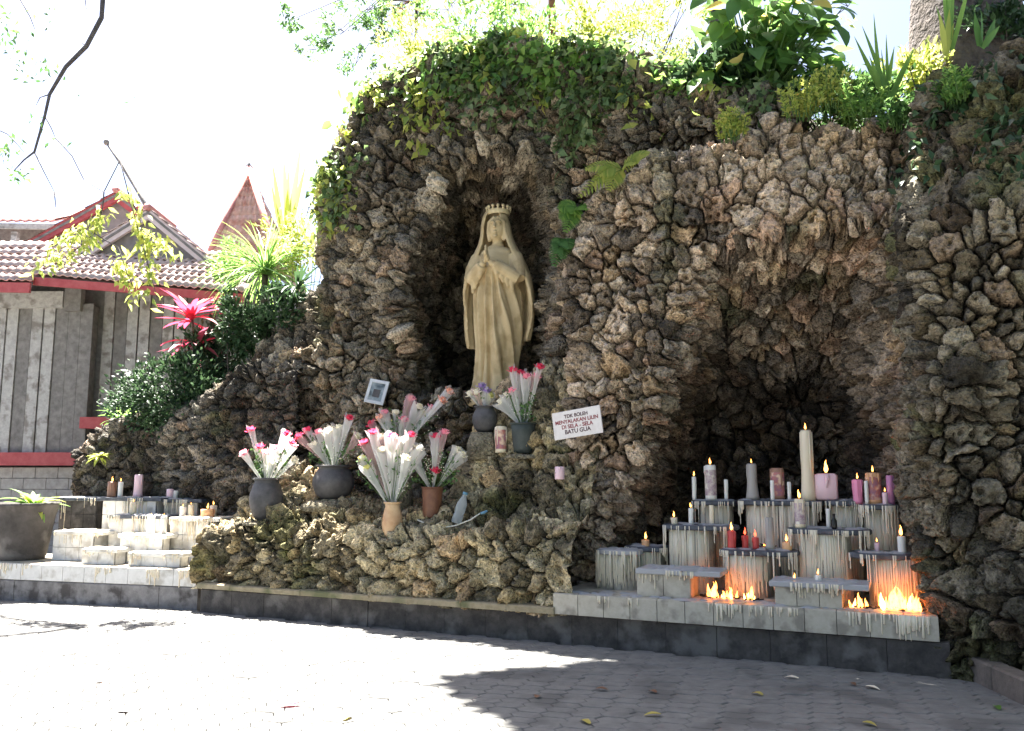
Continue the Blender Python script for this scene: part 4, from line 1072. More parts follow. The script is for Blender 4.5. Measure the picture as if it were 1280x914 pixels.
    for s in (-1, 1):
        b.ball((hx + s * 0.042, hy - 0.112, hz + 0.022), 0.024, 1.2, 0.6, 0.5, 10, 8)    # lids
        b.tube([(hx + s * 0.016, hy - 0.130, hz + 0.050), (hx + s * 0.045, hy - 0.124, hz + 0.060), (hx + s * 0.074, hy - 0.104, hz + 0.050)], [0.012, 0.013, 0.009], 6)
        b.tube([(hx + s * 0.01, hy - 0.07, hz + 0.12), (hx + s * 0.085, hy - 0.05, hz + 0.06), (hx + s * 0.10, hy - 0.03, hz - 0.06), (hx + s * 0.085, hy - 0.03, hz - 0.16)], [0.03, 0.032, 0.03, 0.024], 8)  # hair
    b.ball((hx, hy - 0.130, hz - 0.066), 0.024, 1.25, 0.55, 0.34, 10, 6); b.ball((hx, hy - 0.127, hz - 0.084), 0.021, 1.1, 0.6, 0.38, 10, 6); b.ball((hx, hy - 0.11, hz - 0.122), 0.030, 1.0, 0.8, 0.7, 10, 8)
    b.tube([(hx, hy + 0.01, hz - 0.05), (hx * 0.8, 0, 1.84), (hx * 0.6, 0.01, 1.74)], [0.075, 0.066, 0.11], 14)
    # shoulders, sleeves, hands joined in prayer
    b.ball((0.02, 0, 1.68), 0.20, 1.15, 0.75, 0.55, 24, 14)
    hp = Vector((-0.015, -0.30, 1.46))
    for s in (-1, 1):
        sh_ = Vector((s * 0.22 + 0.02, -0.02, 1.65)); el = Vector((s * 0.285 + 0.02, -0.13, 1.36)); wr = Vector((s * 0.035 - 0.03, -0.285, 1.54))
        b.tube([sh_, sh_.lerp(el, .5) + Vector((s * .02, 0, 0)), el], [0.10, 0.095, 0.088], 14)
        b.tube([el, el.lerp(wr, .45), el.lerp(wr, .85)], [0.088, 0.085, 0.066], 14)
        for q in range(4):                                            # cuff folds hanging below the forearm
            pq = el.lerp(wr, 0.25 + 0.17 * q); b.tube([pq, pq + Vector((s * 0.01, -0.01, -0.10)), pq + Vector((s * 0.02, 0.02, -0.20 + 0.02 * q))], [0.05, 0.035, 0.018], 8)
        b.tube([el.lerp(wr, .8), wr], [0.045, 0.036], 10)
        up = Vector((-s * 0.10, -0.16, 1)).normalized()
        palm = wr + up * 0.055 - X * (s * 0.018)
        b.ball(palm, 0.055, 0.42, 0.75, 1.15, 14, 10, X, Y, up)
        for fi in range(4):
            p0 = palm + Y * (-0.032 + 0.021 * fi) + up * 0.045; L = [0.085, 0.10, 0.095, 0.075][fi]
            b.tube([p0, p0 + up * (L * .5), p0 + up * L - X * (s * 0.006)], [0.0125, 0.012, 0.008], 7)
        p0 = palm + Y * -0.02 + up * -0.005; b.tube([p0 - Y * 0.02, p0 - Y * 0.045 + up * 0.04, p0 - Y * 0.05 + up * 0.075], [0.014, 0.013, 0.009], 7)
    for s in (-1, 1):                                                  # toes under the hem, low rock base
        b.ball((s * 0.08 + 0.01, -0.20, 0.03), 0.05, 0.8, 1.5, 0.6, 12, 8)
    V = [(p[0], p[1], p[2]) for p in b.v]
    me = bpy.data.meshes.new('robed_figure'); me.from_pydata(V, [], b.f)
    tmp = bpy.data.objects.new('tmp', me); COL.objects.link(tmp)
    r = tmp.modifiers.new('r', 'REMESH'); r.mode = 'VOXEL'; r.voxel_size = 0.0085
    sm = tmp.modifiers.new('s', 'SMOOTH'); sm.factor = 0.5; sm.iterations = 1
    dg = bpy.context.evaluated_depsgraph_get(); me2 = bpy.data.meshes.new_from_object(tmp.evaluated_get(dg))
    bpy.data.objects.remove(tmp)
    t = thing('statue', 'cream painted robed statue of a woman praying, crowned, in the arched niche', 'statue', tuple(base))
    mt = rot @ Matrix.Scale(k, 4)
    me2.transform(mt); me2.materials.clear(); me2.materials.append(M['statue']); me2.name = 'robed_figure'
    me2.polygons.foreach_set('use_smooth', np.ones(len(me2.polygons), dtype=bool))
    link('robed_figure', me2, t)
    cb = MB(); NC = 14
    cb.lathe((0.012 + hx * .7, -0.01, 2.175), [(0.128, 0), (0.137, 0.01), (0.145, 0.05), (0.135, 0.06), (0.126, 0.04), (0.12, 0.0)], 40, cap0=False, cap1=False)
    crown = MB()
    for v, f in ((cb.v, cb.f),): crown.add([base + mt @ Vector(p) for p in v], f)
    co = crown.build('crown', M['crown'], t)
    for i in range(NC):
        a = 2 * math.pi * i / NC; c = Vector((0.012 + hx * .7 + 0.142 * math.cos(a), -0.01 + 0.142 * math.sin(a), 2.225)); q = MB()
        q.tube([c, c + Vector((0, 0, 0.03))], [0.016, 0.012], 6); q.ball(c + Vector((0, 0, 0.038)), 0.021, 1, 1, 1, 8, 6)
        w = MB(); w.add([base + mt @ Vector(p) for p in q.v], q.f); w.build('crown_point', M['crown'], co)
    bs = MB(); bs.lathe((0, 0, -0.14), [(0.36, 0), (0.37, 0.06), (0.34, 0.12), (0.30, 0.15)], 24)
    w = MB(); w.add([base + mt @ Vector(p) for p in bs.v], bs.f); w.build('base', M['statue'], t)
statue()
# ------------------------------------------------------------------ vases, wrapped flowers and small things on the planter
M['pot_grey'] = noise_mat('dark_clay_pot', (0.05, 0.048, 0.048), (0.10, 0.095, 0.095), 8, 0.55, 0.2, 50)
M['pot_brown'] = noise_mat('brown_pot', (0.12, 0.05, 0.03), (0.20, 0.09, 0.05), 8, 0.4, 0.2, 50)
M['pot_ochre'] = noise_mat('ochre_vase', (0.42, 0.24, 0.12), (0.55, 0.38, 0.22), 6, 0.35, 0.1)
M['pot_green'] = noise_mat('dark_green_bucket', (0.035, 0.045, 0.04), (0.06, 0.07, 0.065), 8, 0.5, 0.1)
M['film'] = film_mat('cellophane', (0.94, 0.93, 0.91), 0.55)
M['film_pink'] = film_mat('pink_cellophane', (0.88, 0.62, 0.62), 0.66)
M['rose'] = leaf_mat('rose_petals', [(0.55, 0.02, 0.05), (0.70, 0.05, 0.12)], 0.3)
M['pinkrose'] = leaf_mat('pink_petals', [(0.75, 0.20, 0.28), (0.8, 0.38, 0.42)], 0.3)
M['whitefl'] = leaf_mat('white_petals', [(0.72, 0.70, 0.62), (0.80, 0.76, 0.55)], 0.3)
M['yellowgreen'] = leaf_mat('yellow_green_filler', [(0.50, 0.52, 0.12), (0.62, 0.62, 0.25)], 0.4)
M['peach'] = leaf_mat('peach_petals', [(0.75, 0.35, 0.22), (0.78, 0.48, 0.35)], 0.3)
M['purplefl'] = leaf_mat('purple_petals', [(0.25, 0.16, 0.38), (0.38, 0.28, 0.50)], 0.3)
M['stem'] = leaf_mat('stems', [(0.05, 0.12, 0.03), (0.09, 0.17, 0.04)], 0.2)
def bloom(b, c, axis, r, rnd, n=16):
    axis = Vector(axis).normalized(); a = axis.orthogonal().normalized(); bb = axis.cross(a)
    for i in range(n):
        t = i / n; ang = i * 2.4; out = a * math.cos(ang) + bb * math.sin(ang)
        d = (axis * (1.3 - 1.1 * t) + out * (0.25 + 0.9 * t)).normalized()
        b.blade(Vector(c) + out * (r * 0.15 * t) - axis * r * 0.5, d, -out, r * (1.0 + 0.25 * t), r * 0.95, -0.9 + 0.7 * t, 3, 0.3, 0.45, 0.5)
def wrapped(base, tip, kind, label, group, r0=0.012, r1=0.045, film='film', rnd=None):
    """one flower in a cone of cellophane: base in the vase, tip at the bloom"""
    base, tip = Vector(base), Vector(tip); ax = (tip - base); L = ax.length; ax.normalize()
    t = thing('wrapped_flower', label, 'flower', tuple(base), group)
    b = MB(); b.tube([base, base.lerp(tip, .5) + Vector((0, 0, 0.01)), tip], [0.004, 0.0035, 0.003], 5); b.build('stem', M['stem'], t)
    b = MB(); bloom(b, tip, ax, 0.066 if kind != 'filler' else 0.058, rnd); b.build('bloom', M[{'rose': 'rose', 'pink': 'pinkrose', 'white': 'whitefl', 'peach': 'peach', 'filler': 'yellowgreen', 'purple': 'purplefl'}[kind]], t)
    lb = MB()
    for _ in range(5):
        p = base.lerp(tip, rnd.uniform(.5, .85)); lb.blade(p, Vector((rnd.uniform(-1, 1), rnd.uniform(-1, 1), 1.2)), Vector((rnd.uniform(-1, 1), rnd.uniform(-1, 1), 1)), 0.06, 0.022, 0.5, 3)
    lb.build('leaves', M['stem'], t)['kind'] = 'stuff'
    # film: crumpled open cone with a pointed, torn rim
    a = ax.orthogonal().normalized(); c = ax.cross(a); NS, NR = 18, 8; V = []; ph = rnd.uniform(0, 6)
    for i in range(NR + 1):
        s = i / NR; 
        for k in range(NS):
            an = 2 * math.pi * k / NS; rr = (r0 + (r1 - r0) * s ** 1.6) * (1 + 0.30 * math.sin(3 * an + ph + s * 3) * s + rnd.uniform(-.2, .2) * s)
            h = L * (0.06 + s * 0.94) + (0.045 * math.sin(2 * an + ph) + rnd.uniform(-.02, .022)) * s * s
            V.append(base + ax * h + (a * math.cos(an) + c * math.sin(an)) * rr)
    F = [(i * NS + k, i * NS + (k + 1) % NS, (i + 1) * NS + (k + 1) % NS, (i + 1) * NS + k) for i in range(NR) for k in range(NS)]
    part('wrapper', np.array([tuple(v) for v in V]), F, M[film], t)
    return t
def pot(name, px, y0, y1, wpx, d, prof, mat, label, rim='rim'):
    """px centre, y0 mouth, y1 foot in the picture; prof: radius (of half width) against height"""
    u, _ = W(px, y1, d); z = W(px, y1, d)[1]; zt = terrace(u, d)
    base = wc(u, d, z); k = pxm(base); h = (y1 - y0) / k; r = wpx / 2 / k
    t = thing(name, label, 'vase' if 'vase' in name else 'pot', tuple(base))
    b = MB(); pr = [(r * a, h * q) for a, q in prof]; ri = r * prof[-1][0]
    b.lathe(base, pr + [(ri * 0.86, h), (ri * 0.82, h * 0.80), (0.002, h * 0.78)], 26, cap1=False); b.build('body', M[mat], t)
    b = MB(); b.lathe(base, [(ri * 0.98, h * 0.955), (ri * 1.07, h * 0.965), (ri * 1.07, h * 1.0), (ri * 0.9, h * 1.005)], 26, cap0=False, cap1=False); b.build(rim, M[mat], t)
    # a flat stone under the foot keeps it on the rocks
    if z - zt > 0.01 or True:
        s = MB(); rr = random.Random(int(px)); hh = max(0.05, z - zt + 0.10); pts = []
        s.lathe(base - Vector((0, 0, hh)), [(r * 1.5, 0), (r * 1.45, hh * .6), (r * 1.15, hh * 0.99 - 0.004)], 11)
        s.v = [tuple(Vector(v) + Vector((rr.uniform(-.02, .02), rr.uniform(-.02, .02), rr.uniform(-.015, 0.0)))) for v in s.v]
        col = np.tile(np.array((0.27, 0.235, 0.16)), (len(s.v), 1))
        part('footing_stone', np.array(s.v), s.f, M['stone'], planter, True, col)
    return base + Vector((0, 0, h * 0.80)), k, t
URN = [(0.55, 0), (0.8, 0.12), (1.0, 0.42), (0.98, 0.62), (0.78, 0.84), (0.7, 0.9), (0.8, 1.0)]
BUCKET = [(0.72, 0), (0.78, 0.2), (0.9, 0.7), (1.0, 1.0)]
CYL = [(0.85, 0), (0.9, 0.05), (0.9, 0.5), (0.95, 0.9), (1.0, 1.0)]
VASE = [(0.8, 0), (0.9, 0.1), (1.0, 0.4), (0.9, 0.65), (0.68, 0.88), (0.8, 1.0)]
fr = random.Random(77)
def bunch(mouth, d, tips, where, group, spread=0.16):
    for (x, y, kind, r1) in tips:
        dd = d + fr.uniform(-spread, spread) * 0.5
        tip = WP(x, y, dd)
        film = 'film' if fr.random() < 0.86 else 'film_pink'
        kn = {'rose': 'red rose', 'pink': 'pink rose', 'white': 'white flower', 'peach': 'peach flower', 'filler': 'yellow green filler flower', 'purple': 'purple flower'}[kind]
        r1 *= fr.uniform(.7, 1.4)
        wrapped(Vector(mouth) + Vector((fr.uniform(-.02, .02), fr.uniform(-.02, .02), -0.02)), tip, kind, kn + ' in clear wrap standing in ' + where, group, 0.010, r1, film, fr)
def greenery(mouth, d, x0, x1, y0, y1, label, n=260, seed=0):
    # loose leaves and baby's breath pushed in among the wrapped flowers
    r_ = np.random.default_rng(seed); t = thing('greenery', label, 'greenery', tuple(mouth)); st = MB(); PA, PB = [], []
    for i in range(26):
        tip = WP(r_.uniform(x0, x1), r_.uniform(y0, y1), d + r_.uniform(-.12, .16)); m = Vector(mouth).lerp(tip, .5); st.tube([Vector(mouth), m, tip], [.004, .003, .002], 4)
        for q in range(n // 26):
            (PA if i % 2 else PB).append(tuple(m.lerp(tip, r_.uniform(.1, 1.1)) + Vector(r_.normal(0, .022, 3))))
    st.build('stems', M['stem'], t)['kind'] = 'stuff'
    for P_, mt, L in ((PA, 'stem', .05), (PB, 'whitefl', .022)):
        P_ = np.array(P_); k = len(P_); D = r_.normal(size=(k, 3)) + np.array((0, 0, .6)); D /= np.linalg.norm(D, axis=1, keepdims=True); N = r_.normal(size=(k, 3)); N -= D * np.sum(N * D, axis=1, keepdims=True); N /= np.linalg.norm(N, axis=1, keepdims=True); S = np.cross(D, N)
        V = np.stack([P_, P_ + D * L * .5 - S * L * .25, P_ + D * L, P_ + D * L * .5 + S * L * .25], axis=1).reshape(-1, 3); b0 = np.arange(k) * 4
        part('leaves' if mt == 'stem' else 'small_flowers', V, np.column_stack([b0, b0 + 1, b0 + 2, b0 + 3]), M[mt], t)['kind'] = 'stuff'
m1, k1, _ = pot('flower_pot', 332, 598, 650, 42, 0.42, URN, 'pot_grey', 'dark grey round pot of wrapped roses at the planter end by the sunlit tables')
bunch(m1, 0.42, [(313, 537, 'rose', .045), (305, 566, 'pink', .035), (325, 558, 'rose', .035), (332, 565, 'pink', .04), (345, 560, 'pink', .05), (358, 542, 'rose', .05), (366, 555, 'rose', .045), (368, 575, 'white', .035), (340, 578, 'white', .05)], 'the dark grey round pot', 'wrapped flowers in the dark grey round pot')
m2, k2, _ = pot('flower_pot', 416, 582, 624, 52, 0.75, URN, 'pot_grey', 'squat grey pot of wrapped roses on a rock below the pale mound')
bunch(m2, 0.75, [(373, 546, 'rose', .05), (384, 538, 'rose', .055), (398, 540, 'pink', .055), (410, 538, 'white', .06), (424, 534, 'white', .06), (437, 522, 'rose', .06), (447, 545, 'white', .05), (392, 556, 'white', .05)], 'the squat grey pot', 'wrapped flowers in the squat grey pot')
m3, k3, _ = pot('flower_vase', 490, 628, 671, 26, 0.22, VASE, 'pot_ochre', 'sunlit ochre vase with a fan of white wrapped flowers on the front edge')
bunch(m3, 0.22, [(452, 573, 'filler', .07), (458, 585, 'filler', .06), (466, 540, 'rose', .06), (477, 546, 'white', .07), (490, 545, 'rose', .07), (503, 550, 'white', .075), (514, 543, 'rose', .06), (524, 560, 'white', .06), (497, 565, 'white', .07), (478, 562, 'white', .07), (508, 572, 'white', .06), (455, 553, 'rose', .05)], 'the sunlit ochre vase', 'wrapped flowers in the sunlit ochre vase')
m4, k4, _ = pot('flower_vase', 540, 609, 647, 27, 0.50, CYL, 'pot_brown', 'glossy brown cylindrical vase beside the plastic bottle')
bunch(m4, 0.50, [(545, 545, 'rose', .045), (548, 562, 'white', .05), (556, 540, 'pink', .04), (572, 562, 'white', .06), (578, 568, 'white', .05), (520, 575, 'white', .05), (512, 566, 'white', .05), (545, 588, 'rose', .03)], 'the brown cylindrical vase', 'wrapped flowers in the brown cylindrical vase')
m5, k5, _ = pot('flower_pot', 654, 529, 567, 32, 0.95, BUCKET, 'pot_green', 'dark green bucket of flowers at the foot of the statue beside the sign')
bunch(m5, 0.95, [(641, 462, 'rose', .05), (650, 466, 'rose', .055), (658, 470, 'pink', .05), (675, 458, 'rose', .045), (671, 470, 'pink', .045), (634, 494, 'white', .07), (626, 502, 'white', .06), (640, 488, 'pink', .045)], 'the dark green bucket', 'wrapped flowers in the dark green bucket')
m6, k6, _ = pot('flower_pot', 606, 508, 540, 32, 1.0, URN, 'pot_grey', 'small dark pot with white and purple flowers under the statue')
bunch(m6, 1.0, [(596, 490, 'white', .045), (602, 482, 'purple', .035), (608, 488, 'purple', .035), (588, 492, 'white', .035), (613, 494, 'filler', .04)], 'the small dark pot', 'wrapped flowers in the small dark pot')
m7, k7, _ = pot('flower_pot', 497, 556, 590, 26, 0.95, BUCKET, 'pot_brown', 'brown bucket behind the ochre vase with pink and peach flowers')
bunch(m7, 0.95, [(514, 498, 'pink', .06), (524, 508, 'white', .07), (530, 516, 'filler', .06), (540, 510, 'pink', .04), (562, 489, 'peach', .04), (553, 500, 'peach', .04), (474, 522, 'peach', .05), (464, 530, 'rose', .05), (486, 528, 'filler', .06), (505, 524, 'pink', .05), (480, 516, 'pink', .045), (494, 516, 'white', .05)], 'the brown bucket behind the ochre vase', 'wrapped flowers in the brown bucket')
# framed picture
fc = WP(471, 490, 1.25); M['frame'] = noise_mat('silver_frame', (0.45, 0.47, 0.48), (0.55, 0.57, 0.58), 10, 0.35, 0); M['photo'] = noise_mat('faded_photo', (0.16, 0.20, 0.22), (0.34, 0.38, 0.38), 18, 0.3, 0, c3=(0.07, 0.09, 0.1), s3=9)
k = pxm(fc); fx = (UV * 0.6 + Vector((0.5, 0, 0)) - Vector((0, 0, 0.22))).normalized(); fz = (Vector((-0.28, 0.25, 1))); fz = (fz - fx * fz.dot(fx)).normalized(); fy = fz.cross(fx)
t = thing('picture_frame', 'small tilted picture in a pale frame leaning on the rocks', 'picture frame', tuple(fc - fz * 13 / k))
MB().box(fc + fy * 0.004, (22 / k, 0.012, 27 / k), fx, fy, fz).build('picture', M['photo'], t, False)
for sx, sz, w, h in ((0, 1, 26, 4), (0, -1, 26, 4), (-1, 0, 4, 24), (1, 0, 4, 24)):
    MB().box(fc + fx * (sx * 11 / k) + fz * (sz * 13.5 / k), (w / k, 0.022, h / k), fx, fy, fz, 0.003).build('frame_bar', M['frame'], t, False)
MB().box(fc + fx * 0.0 - fz * (2 / k) - fy * 0.006, (9 / k, 0.006, 10 / k), fx, fy, fz).build('portrait', M['pot_grey'], t, False)
b = MB(); b.tube([fc + fy * 0.02, fc + fy * 0.12 - fz * 0.2], 0.008, 6); b.build('easel_leg', M['wick'], t)
# plastic bottle, hose, printed candle, cup
M['plastic'] = film_mat('clear_plastic', (0.62, 0.68, 0.70), 0.5)
M['blue'] = noise_mat('blue_plastic', (0.10, 0.22, 0.32), (0.14, 0.28, 0.38), 10, 0.4, 0)
bu = W(570, 654, 0.38); bp = wc(bu[0], 0.38, bu[1]); ax = (WP(582, 616, 0.42) - bp).normalized(); k = pxm(bp); L = 40 / k; r = 6.5 / k
t = thing('plastic_bottle', 'empty clear plastic bottle tilted against the rocks beside the brown vase', 'bottle', tuple(bp))
MB().lathe(bp, [(r * .8, 0), (r, L * .04), (r, L * .25), (r * .9, L * .3), (r, L * .35), (r, L * .62), (r * .45, L * .86), (r * .4, L * .93)], 18, ax).build('body', M['plastic'], t)
MB().lathe(bp + ax * (L * .92), [(r * .5, 0), (r * .5, L * .08)], 12, ax).build('cap', M['blue'], t)
hp_ = [(600, 642), (588, 650), (570, 657), (552, 660), (535, 656), (522, 650)]
M['hose'] = noise_mat('pale_hose', (0.5, 0.5, 0.42), (0.58, 0.57, 0.5), 10, 0.5, 0)
pts = [];
for x, y in hp_:
    u, z = W(x, y, 0.30); pts.append(wc(u, 0.30, z))
b = MB(); b.tube(pts, 0.008, 7); b.solo('hose', M['hose'], tuple(pts[0]), 'thin pale hose lying along the planter top past the plastic bottle', 'hose')
b = MB(); q = WP(601, 642, 0.30); b.tube([q, q + Vector((0.04, 0, 0.012)), q + Vector((0.07, 0, 0.03))], [0.014, 0.016, 0.010], 8)
b.solo('hose_nozzle', M['blue'], tuple(q), 'small blue nozzle at the end of the pale hose', 'nozzle')
C(626, 533, 566, 7, 0.90, W(626, 566, 0.90)[1], 'cream', 'printed candle with an orange and violet sleeve beside the green bucket', 0, 'print_b')

for i, (m_, d_, x0, x1, y0, y1, lab) in enumerate([(m1, .42, 312, 362, 560, 590, 'green sprigs among the roses in the dark grey round pot'), (m2, .75, 385, 446, 545, 575, 'white and green filler in the squat grey pot'), (m3, .22, 446, 522, 560, 610, "baby's breath filler in the sunlit ochre vase"), (m4, .5, 515, 575, 565, 600, 'green sprigs in the brown cylindrical vase'), (m5, .95, 630, 672, 485, 520, 'green filler in the dark green bucket'), (m7, .95, 470, 545, 515, 548, 'mixed filler flowers in the brown bucket behind the ochre vase')]):
    greenery(m_, d_, x0, x1, y0, y1, lab, 300, 40 + i)
# ------------------------------------------------------------------ house with red eaves on the left
M['wood_light'] = noise_mat('weathered_board', (0.34, 0.325, 0.31), (0.48, 0.465, 0.44), 14, 0.85, 0.5, 60, c3=(0.22, 0.20, 0.18), s3=5)
M['wood_dark'] = noise_mat('dark_board', (0.15, 0.14, 0.13), (0.25, 0.235, 0.22), 9, 0.85, 0.5, 60)
M['red_paint'] = noise_mat('red_paint', (0.34, 0.06, 0.065), (0.42, 0.10, 0.10), 8, 0.6, 0.1)
M['tile_clay'] = noise_mat('clay_roof_tile', (0.50, 0.36, 0.32), (0.62, 0.50, 0.46), 9, 0.85, 0.3, 60, c3=(0.44, 0.29, 0.25), s3=2)
M['tile_red'] = noise_mat('red_roof_tile', (0.46, 0.19, 0.17), (0.58, 0.30, 0.27), 9, 0.8, 0.3, 60)
M['tile_pale'] = noise_mat('faded_roof_tile', (0.50, 0.33, 0.29), (0.64, 0.48, 0.44), 6, 0.85, 0.3, 60, c3=(0.42, 0.2, 0.17), s3=2.5)
M['barge'] = noise_mat('pale_barge_board', (0.62, 0.52, 0.50), (0.7, 0.6, 0.58), 9, 0.7, 0.1)
M['plaster'] = noise_mat('pale_masonry', (0.30, 0.28, 0.26), (0.42, 0.40, 0.37), 9, 0.85, 0.3, 50)
M['gable'] = noise_mat('grey_gable', (0.20, 0.18, 0.18), (0.28, 0.26, 0.25), 7, 0.85, 0.3)
YH = 15.0
X_, Y_, Z_ = Vector((1, 0, 0)), Vector((0, 1, 0)), Vector((0, 0, 1))
def hp3(px, py, y=YH): return atY(px, py, y)
house = thing('house', 'low timber house with red eaves and pale clay tile roof behind the left tables', 'house', tuple(Vector((hp3(150, 600).x, YH + 1.5, 0))))
rh = random.Random(9)
zt, zb = hp3(0, 380).z, hp3(0, 569).z
xL, xM, xR = hp3(-60, 500).x, hp3(104, 500).x, hp3(310, 500).x
zt2 = hp3(200, 350, YH + 0.4).z
MB().box(((xL + xR) / 2, YH + 2.4, zt2 / 2), (xR - xL, 4.0, zt2)).build('wall', M['wood_dark'], house, False)
lights = [8, 34, 62, 76]                                              # boards
x = xL; i = 0
pat = [0, 1, 0, 1, 1, 0, 1, 1, 0, 0]
bw = 15.5 / FPX * YH
while x < xR - bw:
    second = x > xM
    yy = YH + (0.38 if second else 0.0)
    zz1 = zt2 - 0.03 if second else zt
    zz0 = zb - (0.0 if not second else 0.35)
    lt = pat[i % len(pat)]
    MB().box((x + bw / 2, yy - (0.02 if lt else 0.0), (zz0 + zz1) / 2), (bw * (0.86 if lt else 0.98), 0.035, zz1 - zz0)).build('board', M['wood_light' if lt else 'wood_dark'], house, False)
    x += bw; i += 1
MB().box(((xL + xM) / 2, YH + 0.19, (zb + zt) / 2), (xM - xL, 0.33, zt - zb)).build('bay_wall', M['wood_dark'], house, False)
pa, pb = hp3(-60, 366), hp3(82, 386)
MB().box(((pa.x + pb.x) / 2, YH - 0.06, (pa.z + pb.z) / 2), (pb.x - pa.x, 0.12, pa.z - pb.z)).build('beam', M['wood_light'], house, False)
pa, pb = hp3(86, 352), hp3(104, 390)
MB().box(((pa.x + pb.x) / 2, YH - 0.04, (pa.z + pb.z) / 2), (pb.x - pa.x, 0.15, pa.z - pb.z)).build('post', M['wood_dark'], house, False)
pa, pb = hp3(-60, 566), hp3(104, 582)
MB().box(((pa.x + pb.x) / 2, YH - 0.08, (pa.z + pb.z) / 2), (pb.x - pa.x, 0.26, pa.z - pb.z)).build('sill_band', M['red_paint'], house, False)
pa, pb = hp3(104, 522), hp3(150, 536)
MB().box(((pa.x + pb.x) / 2, YH - 0.02, (pa.z + pb.z) / 2), (pb.x - pa.x, 0.2, pa.z - pb.z)).build('sill_band', M['red_paint'], house, False)
# masonry base: courses of blocks
zb2 = hp3(0, 584).z; nz_ = 9; bh = zb2 / nz_
MB().box(((xL + xR) / 2, YH + 0.31, zb2 / 2), (xR - xL, 0.5, zb2 - 0.02)).build('base_core', M['joint'], house, False)
for j in range(nz_):
    x = xL - (0.2 if j % 2 else 0)
    while x < xR:
        if x < xM + 1.2: MB().box((x + 0.2, YH + 0.03, bh * (j + 0.5)), (0.394, 0.1, bh - 0.006), bev=0.008).build('block', M['plaster'], house, False)
        x += 0.4
# lower roof: rows of pantiles on a slope
def pantile():
    V, F = [], []; n = 8
    for e in (0, 1):
        for k in range(n + 1):
            t = k / n; zz = 0.014 * math.sin(t * 2 * math.pi) 
            V += [(t - 0.5, e, zz + 0.03 * (1 - e)), (t - 0.5, e, zz + 0.03 * (1 - e) - 0.018)]
    m = 2 * (n + 1)
    for k in range(n):
        a = 2 * k
        F += [(a, a + 2, m + a + 2, m + a), (a + 1, m + a + 1, m + a + 3, a + 3), (a, a + 1, a + 3, a + 2)]
    return V, F
PT_V, PT_F = pantile()
def tiled(parent, e0, e1, r0, r1, nrow, ncol, mat, name='roof_tile', join=False):
    """tiles between an eave line e0-e1 and an upper line r0-r1"""
    e0, e1, r0, r1 = map(Vector, (e0, e1, r0, r1)); me = None; allV, allF = [], []
    for i in range(nrow):
        for j in range(ncol):
            def pt(s, t): return e0.lerp(e1, s).lerp(r0.lerp(r1, s), t)
            o = pt((j + 0.5) / ncol, i / nrow); X = pt((j + 1) / ncol, i / nrow) - pt(j / ncol, i / nrow); Yv = pt((j + .5) / ncol, (i + 1.25) / nrow) - o
            nrm = X.cross(Yv).normalized(); 
            if nrm.z < 0: nrm = -nrm
            if join:
                b0 = len(allV); allV += [tuple(o + X * v[0] + Yv * v[1] + nrm * (v[2] * 1.0)) for v in PT_V]; allF += [tuple(q + b0 for q in f) for f in PT_F]
            else:
                if me is None: me = np_mesh(name, np.array(PT_V), PT_F, mat, True)
                ob = link(name, me, parent)
                mm = Matrix(((X.x, Yv.x, nrm.x, 0), (X.y, Yv.y, nrm.y, 0), (X.z, Yv.z, nrm.z, 0), (0, 0, 0, 1)))
                mm.translation = o - ORG[parent.name] + nrm * rh.uniform(0, 0.008); ob.matrix_local = mm
    if join: part(name, np.array(allV), allF, mat, parent)['kind'] = 'stuff'
    b = MB(); c = [e0, e1, r1, r0]; dn = Vector((0, 0, -0.05)); b.add([p + dn for p in c] + [p + dn * 2.2 for p in c], [(0, 1, 2, 3), (7, 6, 5, 4), (0, 4, 5, 1), (1, 5, 6, 2), (2, 6, 7, 3), (3, 7, 4, 0)])
    b.build('roof_deck', M['wood_dark'], parent, False)
eL, eM, eM2, eR = hp3(-70, 350, YH - 0.9), hp3(37, 352, YH - 0.9), hp3(37, 343, YH - 0.7), hp3(305, 366, YH - 0.7)
yr = YH + 1.6
tiled(house, eL, hp3(40, 352, YH - 0.9), hp3(-70, 304, yr), hp3(60, 304, yr), 6, 11, M['tile_clay'])
tiled(house, eM2, eR, hp3(70, 306, yr), hp3(300, 318, yr), 6, 27, M['tile_clay'])
def bar(b, p, q, w, h, up=Vector((0, 0, 1))):
    p, q = Vector(p), Vector(q); X = (q - p); L = X.length; X.normalize(); Yv = Vector((0, 1, 0)); Yv = (Yv - X * X.dot(Yv)).normalized(); Zv = X.cross(Yv)
    b.box((p + q) / 2, (L, w, h), X, Yv, Zv); return b
bar(MB(), hp3(-70, 358, YH - 0.92), hp3(38, 360, YH - 0.92), 0.05, 0.17).build('eave_board', M['red_paint'], house, False)
bar(MB(), hp3(37, 351, YH - 0.72), hp3(305, 373, YH - 0.72), 0.05, 0.14).build('eave_board', M['red_paint'], house, False)
